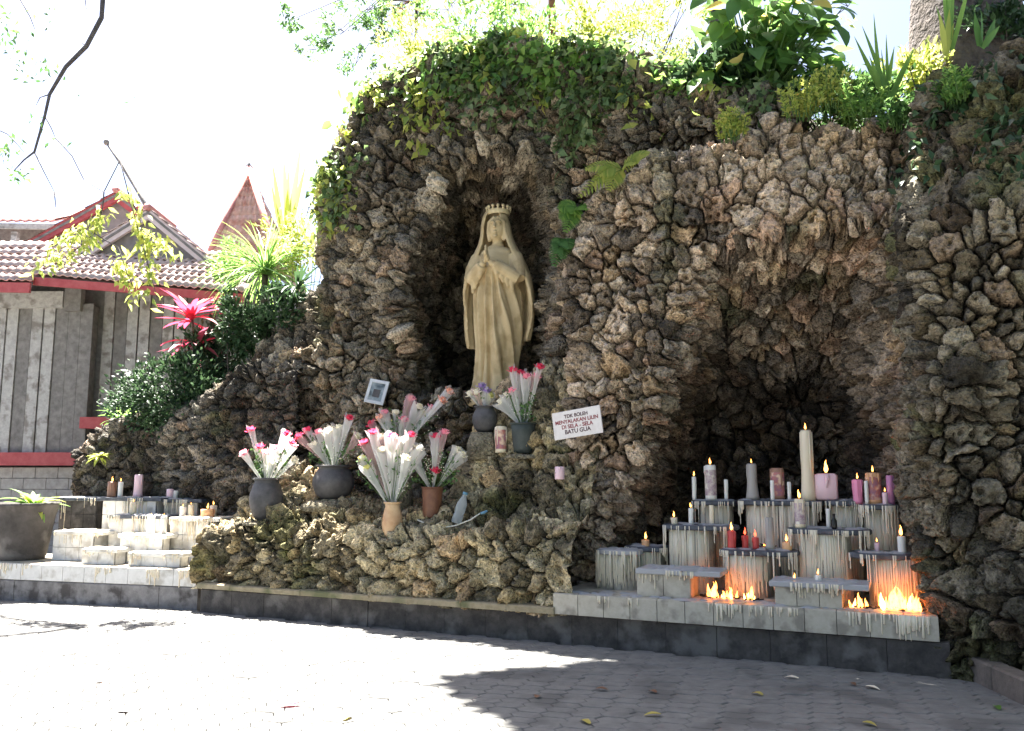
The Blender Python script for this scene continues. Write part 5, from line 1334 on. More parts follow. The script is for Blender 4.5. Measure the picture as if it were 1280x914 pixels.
# front gable and the higher gable behind it
def gable(yq, a, b_, c, mat_l, mat_r, wl, depth=2.2):
    A, Bp, Cc = hp3(*a, yq), hp3(*b_, yq), hp3(*c, yq)
    g = MB(); g.add([A + Y_ * 0.12, Bp + Y_ * 0.12 , Cc + Y_ * 0.12, A + Y_ * 0.5, Bp + Y_ * 0.5, Cc + Y_ * 0.5], [(0, 2, 1), (3, 4, 5), (0, 1, 4, 3), (1, 2, 5, 4), (2, 0, 3, 5)]); g.build('gable_wall', M['gable'], house, False)
    bar(MB(), A, Bp, 0.08, wl).build('barge_board', M[mat_l], house, False)
    bar(MB(), Bp + Vector((0, -0.003, 0)), Cc, 0.08, wl).build('barge_board', M[mat_r], house, False)
    up = Vector((0, 0, 0.10))
    tiled(house, A + up - Y_ * .05, A + up + Y_ * depth, Bp + up - Y_ * .05, Bp + up + Y_ * depth, 7, 9, M['tile_clay'], 'gable_tiles', True)
    tiled(house, Cc + up - Y_ * .05, Cc + up + Y_ * depth, Bp + up - Y_ * .05, Bp + up + Y_ * depth, 7, 9, M['tile_clay'], 'gable_tiles', True)
    rd = MB(); rd.tube([Bp + up + Z_ * .03 - Y_ * .1, Bp + up + Z_ * .03 + Y_ * depth], 0.07, 8); rd.build('ridge', M['tile_red'], house)
gable(YH + 0.9, (100, 322), (186, 268), (268, 336), 'barge', 'barge', 0.17, 1.2)
gable(YH + 2.3, (10, 322), (146, 246), (262, 332), 'red_paint', 'red_paint', 0.20, 2.5)
fb = MB(); fb.tube([hp3(186, 264, YH + 1.2), hp3(172, 238, YH + 2.0), hp3(152, 206, YH + 2.2), hp3(133, 178, YH + 2.2)], [0.045, 0.045, 0.035, 0.03], 8)
f_ = fb.build('finial', M['wood_dark'], house)
MB().ball(hp3(133, 178, YH + 2.2), 0.06, 1, 1, 1.2).build('finial_knob', M['wood_dark'], f_)
# roof with a steep tiled spire further right
sp = thing('tiled_spire', 'steep red tiled spire roof rising behind the feathery plants', 'roof', tuple(Vector((hp3(300, 330, 18).x, 19.4, 0))))
ap = hp3(311, 212, 19.4); b1, b2 = hp3(250, 345, 18), hp3(352, 345, 18); dpt = Y_ * 2.8
tiled(sp, b1, b2, ap - X_ * .05, ap + X_ * .05, 11, 7, M['tile_pale'], 'roof_tile')
tiled(sp, b2, b2 + dpt, ap, ap + Y_ * .05, 9, 5, M['tile_pale'], 'side_tiles', True)
tiled(sp, b1 + dpt, b1, ap + Y_ * .05, ap, 9, 5, M['tile_pale'], 'side_tiles', True)
for p in (b1, b2): q = MB(); q.tube([p + Z_ * .05, ap + Z_ * .06], 0.07, 7); q.build('hip_ridge', M['tile_red'], sp)
MB().lathe(ap, [(0.06, 0), (0.08, 0.07), (0.03, 0.14), (0.005, 0.26)], 10).build('finial', M['wood_dark'], sp)
MB().box((b1 + b2) / 2 + dpt / 2 - Z_ * ((b1.z) / 2 + 0.08), ((b2 - b1).length - 0.3, 2.5, b1.z - 0.1)).build('tower_wall', M['plaster'], sp, False)
# corrugated roof far left
sh = thing('shed', 'open shed with a dark red corrugated roof behind the house', 'shed', tuple(Vector((hp3(10, 330, 21).x, 21.5, 0))))
V, F = [], []; x0, x1 = hp3(-80, 268, 21).x, hp3(80, 268, 21).x; n = 60; za, zc = hp3(0, 276, 21).z, hp3(0, 264, 21).z
for k in range(n + 1):
    xx = x0 + (x1 - x0) * k / n; w_ = 0.03 * math.sin(k * 1.6)
    V += [(xx, 20.6, za + w_ - 0.1), (xx, 23.5, zc + w_ + 0.9), (xx, 20.6, za + w_ - 0.14), (xx, 23.5, zc + w_ + 0.86)]
for k in range(n): a = 4 * k; F += [(a, a + 4, a + 5, a + 1), (a + 2, a + 3, a + 7, a + 6), (a, a + 2, a + 6, a + 4)]
part('corrugated_roof', np.array(V), F, M['tile_red'], sh)
bar(MB(), hp3(-80, 281, 20.6), hp3(78, 284, 20.6), 0.06, 0.14).build('fascia', M['wood_light'], sh, False)
for px_ in (-60, 18, 75):
    q = hp3(px_, 290, 20.7); MB().box((q.x, 20.75, q.z / 2), (0.14, 0.14, q.z)).build('post', M['wood_light'], sh, False)
MB().box(((x0 + x1) / 2, 23.2, (za + .5) / 2), (x1 - x0, 0.2, za + 0.5)).build('back_wall', M['wood_dark'], sh, False)
# ------------------------------------------------------------------ plants
M['lf_dark'] = leaf_mat('dark_green_leaves', [(0.015, 0.035, 0.015), (0.03, 0.07, 0.025), (0.05, 0.10, 0.04)], 0.25)
M['lf_mid'] = leaf_mat('green_leaves', [(0.03, 0.08, 0.02), (0.06, 0.15, 0.035), (0.10, 0.20, 0.05)], 0.4)
M['lf_bright'] = leaf_mat('fresh_green_leaves', [(0.06, 0.16, 0.03), (0.12, 0.25, 0.05), (0.22, 0.34, 0.07)], 0.5)
M['lf_yellow'] = leaf_mat('yellow_green_leaves', [(0.18, 0.27, 0.05), (0.30, 0.36, 0.07), (0.42, 0.42, 0.10)], 0.5)
M['lf_gold'] = leaf_mat('golden_leaves', [(0.50, 0.42, 0.06), (0.58, 0.45, 0.10)], 0.5)
M['lf_red'] = leaf_mat('crimson_leaves', [(0.36, 0.012, 0.025), (0.50, 0.02, 0.04), (0.52, 0.05, 0.06)], 0.35)
M['lf_maroon'] = leaf_mat('maroon_leaves', [(0.10, 0.02, 0.03), (0.22, 0.04, 0.06), (0.40, 0.12, 0.14)], 0.3)
M['lf_ivy'] = leaf_mat('ivy_leaves', [(0.03, 0.06, 0.02), (0.08, 0.14, 0.045), (0.13, 0.19, 0.07), (0.20, 0.25, 0.11)], 0.35)
M['lf_dry'] = leaf_mat('dry_leaves', [(0.30, 0.24, 0.06), (0.42, 0.36, 0.08)], 0.2)
M['lf_brown'] = leaf_mat('brown_dead_leaves', [(0.10, 0.05, 0.03), (0.18, 0.09, 0.05)], 0.1)
M['bark'] = noise_mat('bark', (0.05, 0.04, 0.035), (0.13, 0.105, 0.09), 9, 0.95, 1.0, 18, bdist=0.06, c3=(0.09, 0.075, 0.07), s3=5)
M['bark_dark'] = noise_mat('dark_bark', (0.06, 0.052, 0.052), (0.11, 0.10, 0.10), 12, 0.9, 0.8, 30)
def unit(a): return a / (np.linalg.norm(a, axis=1, keepdims=True) + 1e-9)
def cloud(name, mat, parent, C, D, N, L, Wd, fold=0.25, droop=0.25):
    """many small leaves: C base points, D directions, N facing, L lengths, Wd widths"""
    D = unit(np.asarray(D, float)); N = np.asarray(N, float); N = unit(N - D * np.sum(N * D, axis=1, keepdims=True)); S = np.cross(D, N)
    L = np.broadcast_to(L, (len(C),))[:, None]; Wd = np.broadcast_to(Wd, (len(C),))[:, None]
    mid = C + D * L * 0.42
    lft = mid - S * Wd * 0.5 + N * Wd * fold * 0.5; rgt = mid + S * Wd * 0.5 + N * Wd * fold * 0.5
    tip = C + D * L - N * L * droop; m2 = C + D * L * 0.5 - N * L * droop * 0.2
    V = np.stack([C, lft, rgt, tip, m2], axis=1).reshape(-1, 3); b = np.arange(len(C)) * 5
    F = np.concatenate([np.column_stack([b, b + 4, b + 1]), np.column_stack([b, b + 2, b + 4]), np.column_stack([b + 1, b + 4, b + 3]), np.column_stack([b + 4, b + 2, b + 3])])
    o = part(name, V, F, M[mat], parent); o['kind'] = 'stuff'; return o
def blob(rng, c, r, n, clumps, up=0.4, cs=0.3):
    """leaf points in clumps through an ellipsoid; returns points and outward directions"""
    r = np.array(r); q = rng.normal(size=(clumps, 3)); q = unit(q) * (rng.random((clumps, 1)) ** 0.45)
    k = rng.integers(0, clumps, n); p = q[k] + rng.normal(0, cs * 0.5, (n, 3))
    P = np.array(c) + p * r
    D = unit(p - q[k] * 0.5 + rng.normal(0, 0.35, (n, 3)) + np.array((0, 0, up)))
    return P, D
def shrub(name, label, cat, base, c, r, n, clumps, mat, L, Wd, seed, stems=6, group=None, up=0.4, bark='bark', srad=0.012, cs=0.3):
    rg = np.random.default_rng(seed); t = thing(name, label, cat, tuple(base), group)
    P, D = blob(rg, c, r, n, clumps, up, cs)
    cloud('foliage', mat, t, P, D, rg.normal(size=(n, 3)) * 0.6 + np.array((0, -0.5, 0.8)), L * rg.uniform(0.6, 1.25, n), Wd * rg.uniform(0.7, 1.2, n))
    b = MB(); base = Vector(base)
    for i in range(stems):
        e = Vector(P[rg.integers(0, n)]); m = base.lerp(e, 0.5) + Vector(rg.normal(0, 0.05, 3))
        b.tube([base + Vector((rg.uniform(-.05, .05), rg.uniform(-.05, .05), -0.05)), m, e], [srad, srad * .7, srad * .3], 5)
    b.build('stems', M[bark], t)['kind'] = 'stuff'
    return t
def rosette(name, label, cat, base, blades, mat, seed, part_name='leaf', group=None, fold=0.3):
    """blades: (direction, length, width, curl[, material]); each leaf is a part"""
    t = thing(name, label, cat, tuple(base), group)
    for bl in blades:
        d, L, w, cu = bl[:4]; d = Vector(d).normalized(); nr = Vector((0, 0, 1)) - d * d.z
        if nr.length < 0.2: nr = Vector((0.3, 1, 0.1))
        b = MB(); b.blade(Vector(base) + d * 0.01, d, nr if len(bl) < 6 else bl[5], L, w, cu, 6, fold, 0.04, 0.5); b.build(part_name, M[bl[4] if len(bl) > 4 and bl[4] else mat], t)
    return t
rg = np.random.default_rng(101); pr = random.Random(55)
cam_dir = np.array((0.0, -1.0, 0.15))

# ivy over the top of the statue grotto
def on_wall(V, shape, test, n, seed):
    r_ = np.random.default_rng(seed); x, y, _ = to_px(V); w = test(x, y, V); w = np.maximum(w, 0); k = r_.choice(len(V), n, p=w / w.sum())
    Gd = V.reshape(*shape, 3); N = unit(np.cross(np.gradient(Gd, axis=1), np.gradient(Gd, axis=0)).reshape(-1, 3))
    if np.sum(N * (np.array(CP) - V), axis=1).mean() < 0: N = -N
    return V[k], N[k], r_
def ivy(name, label, V, shape, test, n, mat, L, Wd, seed, cat='ivy'):
    P, N, r_ = on_wall(V, shape, test, n, seed)
    m = len(P); out = N * 0.8 + r_.normal(0, 0.5, (m, 3))
    D = unit(np.array((0, 0, -0.7)) + out + r_.normal(0, 0.4, (m, 3)))
    t = thing(name, label, cat, tuple(P.mean(axis=0))); t['kind'] = 'stuff'
    cloud('leaves', mat, t, P + N * r_.uniform(-0.02, 0.12, (m, 1)), D, N + np.array((0, 0, 0.5)) + r_.normal(0, 0.35, (m, 3)), L * r_.uniform(0.6, 1.3, m), Wd * r_.uniform(0.7, 1.2, m))
    b = MB()
    for i in range(60):
        p = Vector(P[r_.integers(0, m)]); path = [p]
        for s in range(4): p = p + Vector((r_.uniform(-.12, .12), r_.uniform(-.03, .03), -0.12)); path.append(p)
        b.tube(path, [0.006, 0.006, 0.005, 0.004, 0.003], 4)
    b.build('runners', M['bark'], t)['kind'] = 'stuff'
def test_top(x, y, V):
    lim = 148 + 55 * vnoise(V, 1.1, 301) - 60 * sstep(x, 700, 900)
    left = sstep(lim - y, -25, 60)
    edge = sstep(470 - x, 0, 60) * sstep(300 - y, 0, 60)
    return (left + 0.4 * edge) * (0.08 + sstep(vnoise(V, 2.6, 302), -0.2, 0.25))
ivy('ivy', 'dull green ivy matted over the top of the statue grotto', SG_V, SG_shape, test_top, 10500, 'lf_ivy', 0.115, 0.085, 1)
ivy('creeper', 'sunlit yellow green creeper spilling over the rim of the statue grotto', SG_V, SG_shape, lambda x, y, V: sstep(V[:, 2], ZT_S - 0.55, ZT_S - 0.1) * (0.2 + sstep(vnoise(V, 1.8, 303), -0.2, 0.4)) + 0.6 * sstep(455 - x, 0, 25) * sstep(330 - y, 0, 80) * (y > 60), 2600, 'lf_yellow', 0.13, 0.09, 2, 'creeper')
ivy('dry_vines', 'dry dark vines hanging on the upper part of the mossy buttress', BT_V, BT_shape, lambda x, y, V: sstep(260 - y, 0, 160) * (0.15 + sstep(vnoise(V, 2.2, 304), -0.1, 0.4)), 2600, 'lf_dark', 0.11, 0.06, 3, 'vine')

ivy('creeping_fig', 'fresh green broad leaved creeper thick along the crest of the statue grotto', SG_V, SG_shape, lambda x, y, V: sstep(118 + 22 * vnoise(V, 1.5, 306) - y, -15, 25) * (x < 880) * (0.25 + sstep(vnoise(V, 2.1, 305), -0.3, 0.3)), 3800, 'lf_bright', 0.135, 0.10, 4, 'creeper')
ivy('golden_creeper', 'scattered golden green creeper leaves among the ivy on the grotto shoulder', SG_V, SG_shape, lambda x, y, V: sstep(150 + 40 * vnoise(V, 1.3, 308) - y, -20, 50) * (x < 900) * sstep(vnoise(V, 3.0, 307), 0.1, 0.5), 1300, 'lf_yellow', 0.15, 0.10, 5, 'creeper')
# big-leafed vine down the sunlit left edge
lv = MB(); lv.blade((0, 0, 0), (0, 0, -1), (0, -1, 0.2), 0.17, 0.14, 0.3, 4, 0.2, 0.1, 0.7)
leafme = np_mesh('leaf', np.array([tuple(v) for v in lv.v]), lv.f, M['lf_bright'], True)
ev_pts = [(455, 105), (445, 125), (435, 150), (425, 180), (420, 210), (414, 235), (408, 260), (400, 285)]
e0 = WP(440, 150, DG + 0.2); vine = thing('philodendron', 'large leaved bright green climber down the sunny edge of the statue grotto', 'climber', tuple(e0))
stem_pts = [WP(x + 12, y, DG + 0.15) for x, y in ev_pts]
b = MB(); b.tube(stem_pts, 0.016, 6); b.build('stem', M['stem'], vine)
for i in range(95):
    s = pr.random() * (len(ev_pts) - 1.001); a = int(s); f = s - a
    x = ev_pts[a][0] * (1 - f) + ev_pts[a + 1][0] * f + pr.gauss(8, 11); y = ev_pts[a][1] * (1 - f) + ev_pts[a + 1][1] * f + pr.gauss(0, 10)
    p = WP(x, y, DG + pr.uniform(-0.15, 0.35)); o = link('leaf', leafme, vine); o.location = p - ORG[vine.name]; k = pr.uniform(0.55, 1.15)
    o.scale = (k, k, k); o.rotation_euler = (pr.gauss(-0.2, 0.5), pr.gauss(0, 0.5), pr.gauss(0, 0.8))

# loose backlit shrubs on top of the statue grotto
for i, (x, y, rx, rz, mt, n, lab) in enumerate([
        (520, 60, .55, .45, 'lf_yellow', 900, 'yellow green bush at the shoulder of the grotto top'),
        (600, 30, .6, .55, 'lf_bright', 900, 'fresh green bush on the grotto top above the niche'),
        (668, 50, .5, .45, 'lf_bright', 800, 'rounded bush at the foot of the reddish trunk'),
        (740, 50, .6, .55, 'lf_yellow', 1200, 'airy yellow bush between the reddish trunk and the tall bamboo shrub'),
        (810, 40, .65, .85, 'lf_yellow', 2000, 'tall airy bamboo like shrub glowing in the sun'),
        (845, 95, .5, .6, 'lf_yellow', 1300, 'feathery yellow shrub drooping beside the large leaved plant')]):
    c = WP(x, y, DG + 1.1); shrub('shrub', lab, 'shrub', (c.x, c.y, ZT_S - 0.35), tuple(c), (rx, 0.6, rz), n, 26, mt, 0.10 if i < 4 else 0.085, 0.045 if i < 4 else 0.026, 200 + i, 7, 'bushes on the grotto top', 0.5)
for i, (x, y, rx, rz, mt, n, lab) in enumerate([
        (1030, 125, .55, .30, 'lf_mid', 1500, 'low green bush hiding the soil behind the rim sprigs'),
        (1090, 128, .50, .30, 'lf_mid', 1300, 'low green bush behind the tall sword leaved plant'),
        (1135, 95, .35, .35, 'lf_yellow', 700, 'sunlit bush between the sword leaved plant and the thick trunk'),
        (1260, 30, .5, .3, 'lf_dark', 1100, 'dark bush on the crest of the buttress')]):
    c = WP(x, y, DC + 1.25); shrub('shrub', lab, 'shrub', (c.x, c.y, c.z - .5), tuple(c), (rx, 0.45, rz), n, 22, mt, 0.10, 0.05, 240 + i, 6, 'bushes on the grotto top', 0.5)
# big-leafed plant on the block
pb_ = WP(952, 150, DC + 0.9)
bigp = thing('taro_plant', 'dense plant with large glossy leaves on top of the candle block', 'plant', tuple(pb_))
for i in range(330):
    x = 955 + pr.gauss(0, 48); y = 55 + pr.gauss(0, 42)
    if y > 132 or x < 868 or x > 1055: continue
    tip = WP(x, y, DC + 0.9 + pr.uniform(-.45, .6)); d = (tip - pb_)
    b = MB(); dr = Vector((d.x * 0.9 + pr.gauss(0, .3), -0.6 + pr.gauss(0, .5), -0.25 + pr.gauss(0, .35))); nr = Vector((pr.gauss(0, .3), -0.35 + pr.gauss(0, .3), 1))
    gold = pr.random() < 0.07
    b.blade(tip, dr, nr, pr.uniform(0.22, 0.36), pr.uniform(0.14, 0.22), 0.5, 5, 0.25, 0.05, 0.5)
    lf_ = b.build('leaf', M['lf_gold' if gold else pr.choice(['lf_mid', 'lf_mid', 'lf_bright'])], bigp)
    if i % 3 == 0:
        sb = MB(); sb.tube([pb_ + Vector((pr.uniform(-.2, .2), pr.uniform(-.1, .1), 0)), pb_.lerp(tip, .6) + Vector((0, 0, .05)), tip], [0.014, 0.010, 0.006], 5); sb.build('stalk', M['stem'], bigp)
P, D = blob(np.random.default_rng(71), tuple(WP(935, 112, DC + 1.1)), (0.75, 0.35, 0.5), 2200, 40)
cloud('inner_foliage', 'lf_dark', bigp, P, D, np.random.default_rng(72).normal(size=(2200, 3)) + np.array((0, 0, 1)), 0.16, 0.09)
# flowering sprigs along the block rim
for i, (x, y, w, h, mt, lab) in enumerate([
        (916, 152, 20, 34, 'lf_yellow', 'small pale green succulent on the rim stones below the large leaved plant'),
        (1000, 118, 26, 46, 'lf_yellow', 'golden green sprigs on the rim beside the large leaved plant'),
        (1036, 108, 30, 50, 'lf_yellow', 'brightest yellow green bush on the candle block rim'),
        (1075, 120, 32, 44, 'lf_bright', 'yellow green bush on the rim under the sword leaved plant'),
        (1118, 140, 22, 30, 'lf_mid', 'low green tuft on the rim beside the buttress'),
        (1192, 105, 15, 40, 'lf_bright', 'small bright green sprig growing out of the dark buttress')]):
    dd = DC + 0.02 if i < 5 else 0.42
    c = WP(x, y, dd); k = pxm(c); rgx = np.random.default_rng(400 + i); t = thing('rim_plant', lab, 'plant', tuple(WP(x, y + h * .6, dd)), 'small plants along the rim')
    ns = 26; CC, DD = [], []; st = MB(); b0 = WP(x, y + h * .55, dd)
    for s in range(ns):
        e = c + Vector((rgx.uniform(-w, w) / k, rgx.uniform(-.15, .15), rgx.uniform(-.2, .55) * h / k)); bb_ = Vector((b0.x + (e.x - b0.x) * .6, b0.y + (e.y - c.y), b0.z - 0.03)); st.tube([bb_, bb_.lerp(e, .6), e], [0.006, 0.005, 0.003], 4)
        for q in range(34):
            f = rgx.uniform(.15, 1); CC.append(bb_.lerp(e, f)); DD.append((rgx.normal(0, 1), rgx.normal(0, 1), 0.8))
    st.build('stems', M['stem'], t)['kind'] = 'stuff'
    n = len(CC); cloud('leaves', mt, t, np.array([tuple(v) for v in CC]), np.array(DD), rgx.normal(size=(n, 3)) + np.array((0, 0, 1)), 0.06 * rgx.uniform(.6, 1.2, n), 0.026)
# sword-leaved plants
def sword(x, y, d, tips, w, lab, mat='lf_bright', nm='snake_plant'):
    base = WP(x, y, d); t = thing(nm, lab, 'plant', tuple(base))
    for tx, ty in tips:
        tip = WP(tx, ty, d + pr.uniform(-.12, .12)); dv = tip - base; b = MB()
        b.blade(base + Vector((pr.uniform(-.04, .04), pr.uniform(-.04, .04), -0.05)), dv, Vector((pr.gauss(0, .4), -1, 0)), dv.length + 0.05, w, pr.uniform(-.15, .15), 6, 0.3, 0.05, 0.8); b.build('leaf', M[mat], t)
sword(1108, 128, DC + .45, [(1078, 30), (1090, 20), (1066, 48), (1102, 45), (1118, 60), (1128, 70), (1140, 62), (1096, 62), (1086, 70)], 0.055, 'tall narrow sword leaved plant on the rim beside the buttress')
sword(1188, 55, 0.75, [(1178, -30), (1186, -40), (1198, -35), (1206, -20), (1193, -10), (1176, 5)], 0.05, 'sword leaved plant in front of the thick trunk')
sword(1180, 62, 0.62, [(1176, 18), (1182, 14), (1190, 26)], 0.055, 'short broad sword leaved plant on the buttress top', 'lf_yellow')
sword(1228, 52, 0.65, [(1222, 18), (1232, 12), (1238, 24), (1246, 30)], 0.06, 'dull green sword leaved plant on the buttress crest', 'lf_mid')
# fern on the corner of the block
def fern(x, y, d, fronds, lab, mat):
    base = WP(x, y, d); t = thing('fern', lab, 'fern', tuple(base))
    for tx, ty in fronds:
        tip = WP(tx, ty, d - 0.15); b = MB(); mid = base.lerp(tip, .5) + Vector((0, -0.05, 0.08)); n = 13
        for i in range(1, n):
            s = i / n; p = base * (1 - s) ** 2 + mid * (2 * s * (1 - s)) + tip * s * s; q = base * (1 - s - .02) ** 2 + mid * (2 * (s + .02) * (1 - s - .02)) + tip * (s + .02) ** 2; ax = (q - p).normalized()
            side = ax.cross(Vector((0.1, -1, 0.5))).normalized(); L = 0.11 * math.sin(math.pi * min(1, 0.25 + 0.75 * s)) + 0.02
            for sg in (-1, 1): b.blade(p, side * sg + ax * .5, Vector((0.1, -1, 0.6)), L, 0.03, 0.3, 3, 0.1, 0.1, 0.7)
        b.tube([base, mid, tip], [0.005, 0.004, 0.002], 4); b.build('frond', M[mat], t)
fern(778, 212, DC - 0.05, [(730, 212), (738, 232), (722, 248), (748, 220), (812, 192), (795, 205), (760, 240)], 'bright sunlit fern on the corner between the two grottoes', 'lf_yellow')
fern(722, 262, DC + .1, [(700, 275), (706, 292), (716, 268), (735, 262), (698, 262)], 'smaller fern hanging below the bright one', 'lf_bright')
fern(704, 300, DC + .1, [(696, 318), (692, 335), (704, 325), (712, 312)], 'dull green fern tuft beside the niche', 'lf_mid')

# plants above the left bank
DLp = DL + 0.55
base = WP(330, 372, DG + .5); t = thing('palm', 'feathery fountain of thin grey green leaves above the left bank', 'palm', tuple(base))
b = MB()
for i in range(240):
    a = pr.uniform(0, 6.28); el = pr.uniform(.1, 1.4); d = Vector((math.cos(a) * math.cos(el), math.sin(a) * math.cos(el), math.sin(el)))
    b.blade(base + Vector((pr.uniform(-.05, .05), pr.uniform(-.05, .05), 0.35)), d, Vector((0, 0, 1)) - d * d.z + Vector((0.01, 0, 0)), pr.uniform(.75, 1.25), 0.024, pr.uniform(.6, 1.7), 6, 0.3, 0.1, 0.7)
b.build('fronds', M['lf_bright'], t)['kind'] = 'stuff'
b = MB(); b.tube([base - Vector((0, 0, .5)), base + Vector((0, 0, .38))], [.06, .045], 8); b.build('trunk', M['bark'], t)
base = WP(372, 362, DG - .1); bl = []
for i in range(20):
    a = pr.uniform(math.pi * .75, math.pi * 2.1); el = pr.uniform(.1, 1.1); bl.append((Vector((math.cos(a) * math.cos(el), math.sin(a) * math.cos(el), math.sin(el))), pr.uniform(.4, .65), .045, pr.uniform(.4, 1.2)))
rosette('agave', 'dark spidery rosette arching from the grotto edge under the climber', 'plant', base, bl, 'lf_dark', 3)
c = WP(378, 300, DG + 0.9); shrub('shrub', 'pale yellow green shrub between the feathery palm and the grotto', 'shrub', (c.x, c.y, 1.5), tuple(c), (.55, .5, .6), 1300, 22, 'lf_yellow', .09, .045, 501, 8)
c = WP(352, 245, DG + 1.6); t = sword(358, 300, DG + 1.6, [(345, 205), (352, 196), (362, 210), (375, 185), (380, 205), (343, 228)], .10, 'young plant with upright yellow leaves behind the shrubs', 'lf_yellow', 'ginger_plant')
c = WP(305, 395, DG + .35); shrub('shrub', 'dark bush filling the gap above the left bank', 'shrub', (c.x, c.y, 1.2), tuple(c), (.42, .35, .55), 1700, 26, 'lf_dark', .11, .055, 502, 8, cs=.28)
c = WP(352, 382, DG + .1); shrub('shrub', 'dark leafy bush against the grotto under the spidery rosette', 'shrub', (c.x, c.y, 1.4), tuple(c), (.36, .3, .3), 900, 18, 'lf_dark', .10, .05, 507, 6)
c = WP(292, 330, DG + 1.0); shrub('shrub', 'mid green bush at the foot of the red spire', 'shrub', (c.x, c.y, 1.2), tuple(c), (.36, .35, .35), 900, 18, 'lf_bright', .09, .045, 503, 6)
c = WP(228, 496, DL + .25); shrub('shrub', 'rounded dark green bush on top of the rock bank', 'shrub', (c.x, c.y, 1.4), tuple(c), (1.0, .5, .60), 7000, 70, 'lf_dark', .085, .045, 504, 10, cs=.26)
c = WP(272, 440, DLp + .2); shrub('shrub', 'dark bush behind the crimson cordyline', 'shrub', (c.x, c.y, 1.4), tuple(c), (.5, .4, .5), 2400, 30, 'lf_dark', .10, .05, 505, 8)
base = WP(150, 528, DLp - .15); bl = []
for i in range(34):
    a = pr.uniform(0, 6.28); el = pr.uniform(.15, 1.2); bl.append((Vector((math.cos(a) * math.cos(el) * 1.5, math.sin(a) * math.cos(el), math.sin(el))), pr.uniform(.25, .48), .075, pr.uniform(.5, 1.3)))
rosette('bank_plant', 'bright green leafy plant at the low end of the rock bank', 'plant', base, bl, 'lf_bright', 4)
base = WP(125, 572, DL - .15); bl = []
for i in range(26):
    a = pr.uniform(math.pi, 6.28); el = pr.uniform(-.4, .8); bl.append((Vector((math.cos(a) * math.cos(el), math.sin(a) * math.cos(el), math.sin(el))), pr.uniform(.15, .26), .05, .9))
rosette('bank_plant', 'pale trailing plant hanging from the rocks above the dark topped table', 'plant', base, bl, 'lf_yellow', 5)
# crimson cordyline
base = WP(243, 470, DLp + .05); t = thing('cordyline', 'crimson leaved cordyline with a maroon lower tier above the rock bank', 'plant', tuple(base))
mid_ = WP(244, 432, DLp + .05); top_ = WP(240, 398, DLp + .05)
b = MB(); b.tube([base - Vector((0, 0, .3)), mid_, top_], [.03, .025, .018], 7); b.build('stem', M['bark'], t)
for i in range(46):
    hi = i < 26; o_ = top_ if hi else mid_; a = i * 2.4; el = pr.uniform(.0, 1.25) if hi else pr.uniform(-.3, .7)
    d = Vector((math.cos(a) * math.cos(el), math.sin(a) * math.cos(el), math.sin(el))); nr = Vector((0, 0, 1)) - d * d.z + Vector((0, -.2, .01))
    b = MB(); b.blade(o_ + Vector((0, 0, pr.uniform(-.08, .08))), d, nr, pr.uniform(.5, .72), pr.uniform(.09, .13), pr.uniform(.2, 1.0), 6, .35, .04, .5); b.build('leaf', M['lf_red' if hi else pr.choice(['lf_maroon', 'lf_maroon', 'lf_red'])], t)
# big planter pot on the left slab
with frame_left():
    pb0 = W(28, 690, 0.45); pz = pb0[1]; pc0 = wc(pb0[0], .45, ZL + .004); k = pxm(pc0); h = (690 - 620) / k; r = 38 / k
M['planter_pot'] = noise_mat('stained_concrete_pot', (0.045, 0.04, 0.036), (0.085, 0.075, 0.07), 5, .8, .5, 40, c3=(0.14, .13, .12), s3=2.5)
t = thing('planter_pot', 'big stained concrete pot standing beside the sunlit tables', 'pot', tuple(pc0))
MB().lathe(pc0, [(r * .66, 0), (r * .72, h * .1), (r * .9, h * .75), (r * 1.0, h * .93), (r * 1.05, h * .95), (r * 1.05, h), (r * .95, h), (r * .9, h * .9), (.01, h * .88)], 30, cap1=False).build('body', M['planter_pot'], t)
MB().lathe(pc0, [(r * .9, h * .885), (r * .5, h * .93), (.01, h * .95)], 20, cap0=False).build('soil', M['core'], t)
bl = []
for i in range(44):
    a = pr.uniform(0, 6.28); el = pr.uniform(.15, 1.3); bl.append((Vector((math.cos(a) * math.cos(el) * 1.4, math.sin(a) * math.cos(el), math.sin(el))), pr.uniform(.22, .5), .085, pr.uniform(.5, 1.3), pr.choice(['lf_yellow', 'lf_bright'])))
rosette('potted_plant', 'sunlit yellow green plant growing in the big concrete pot', 'plant', pc0 + Vector((.1, 0, h * .9)), bl, 'lf_yellow', 6)

# ------------------------------------------------------------------ trees
def limb(b, pts, r0, r1, seg=8):
    n = len(pts); b.tube(pts, [r0 + (r1 - r0) * i / (n - 1) for i in range(n)], seg)
# thick trunk on the hill: its crown shades the candle recess and the paving in front of it
tr = G(1166, 60, 5.0); tr = WP(1206, 30, 2.6)
tree = thing('tree', 'old thick trunked tree behind the buttress whose crown shades the paving', 'tree', (tr.x, tr.y, ZT_C - .6))
b = MB(); tb = Vector((tr.x, tr.y, ZT_C - .7))
b.tube([tb, tb + Vector((-.02, 0, 1.2)), tb + Vector((.05, .05, 3.0)), tb + Vector((-.1, .1, 5.0))], [.75, .60, .52, .42], 22)
for v in range(len(b.v)):
    p = Vector(b.v[v]); n_ = 0.06 * math.sin(7 * math.atan2(p.y - tb.y, p.x - tb.x)) * max(0, 1 - (p.z - tb.z) / 3); dv = Vector((p.x - tb.x, p.y - tb.y, 0)); b.v[v] = tuple(p + dv * n_ * 2)
b.build('trunk', M['bark'], tree)
poly = [G(568, 851), G(640, 843), G(830, 826), G(900, 836), G(1330, 876), G(1500, 930), G(1400, 1100), G(760, 1100), G(684, 914), G(625, 880)]
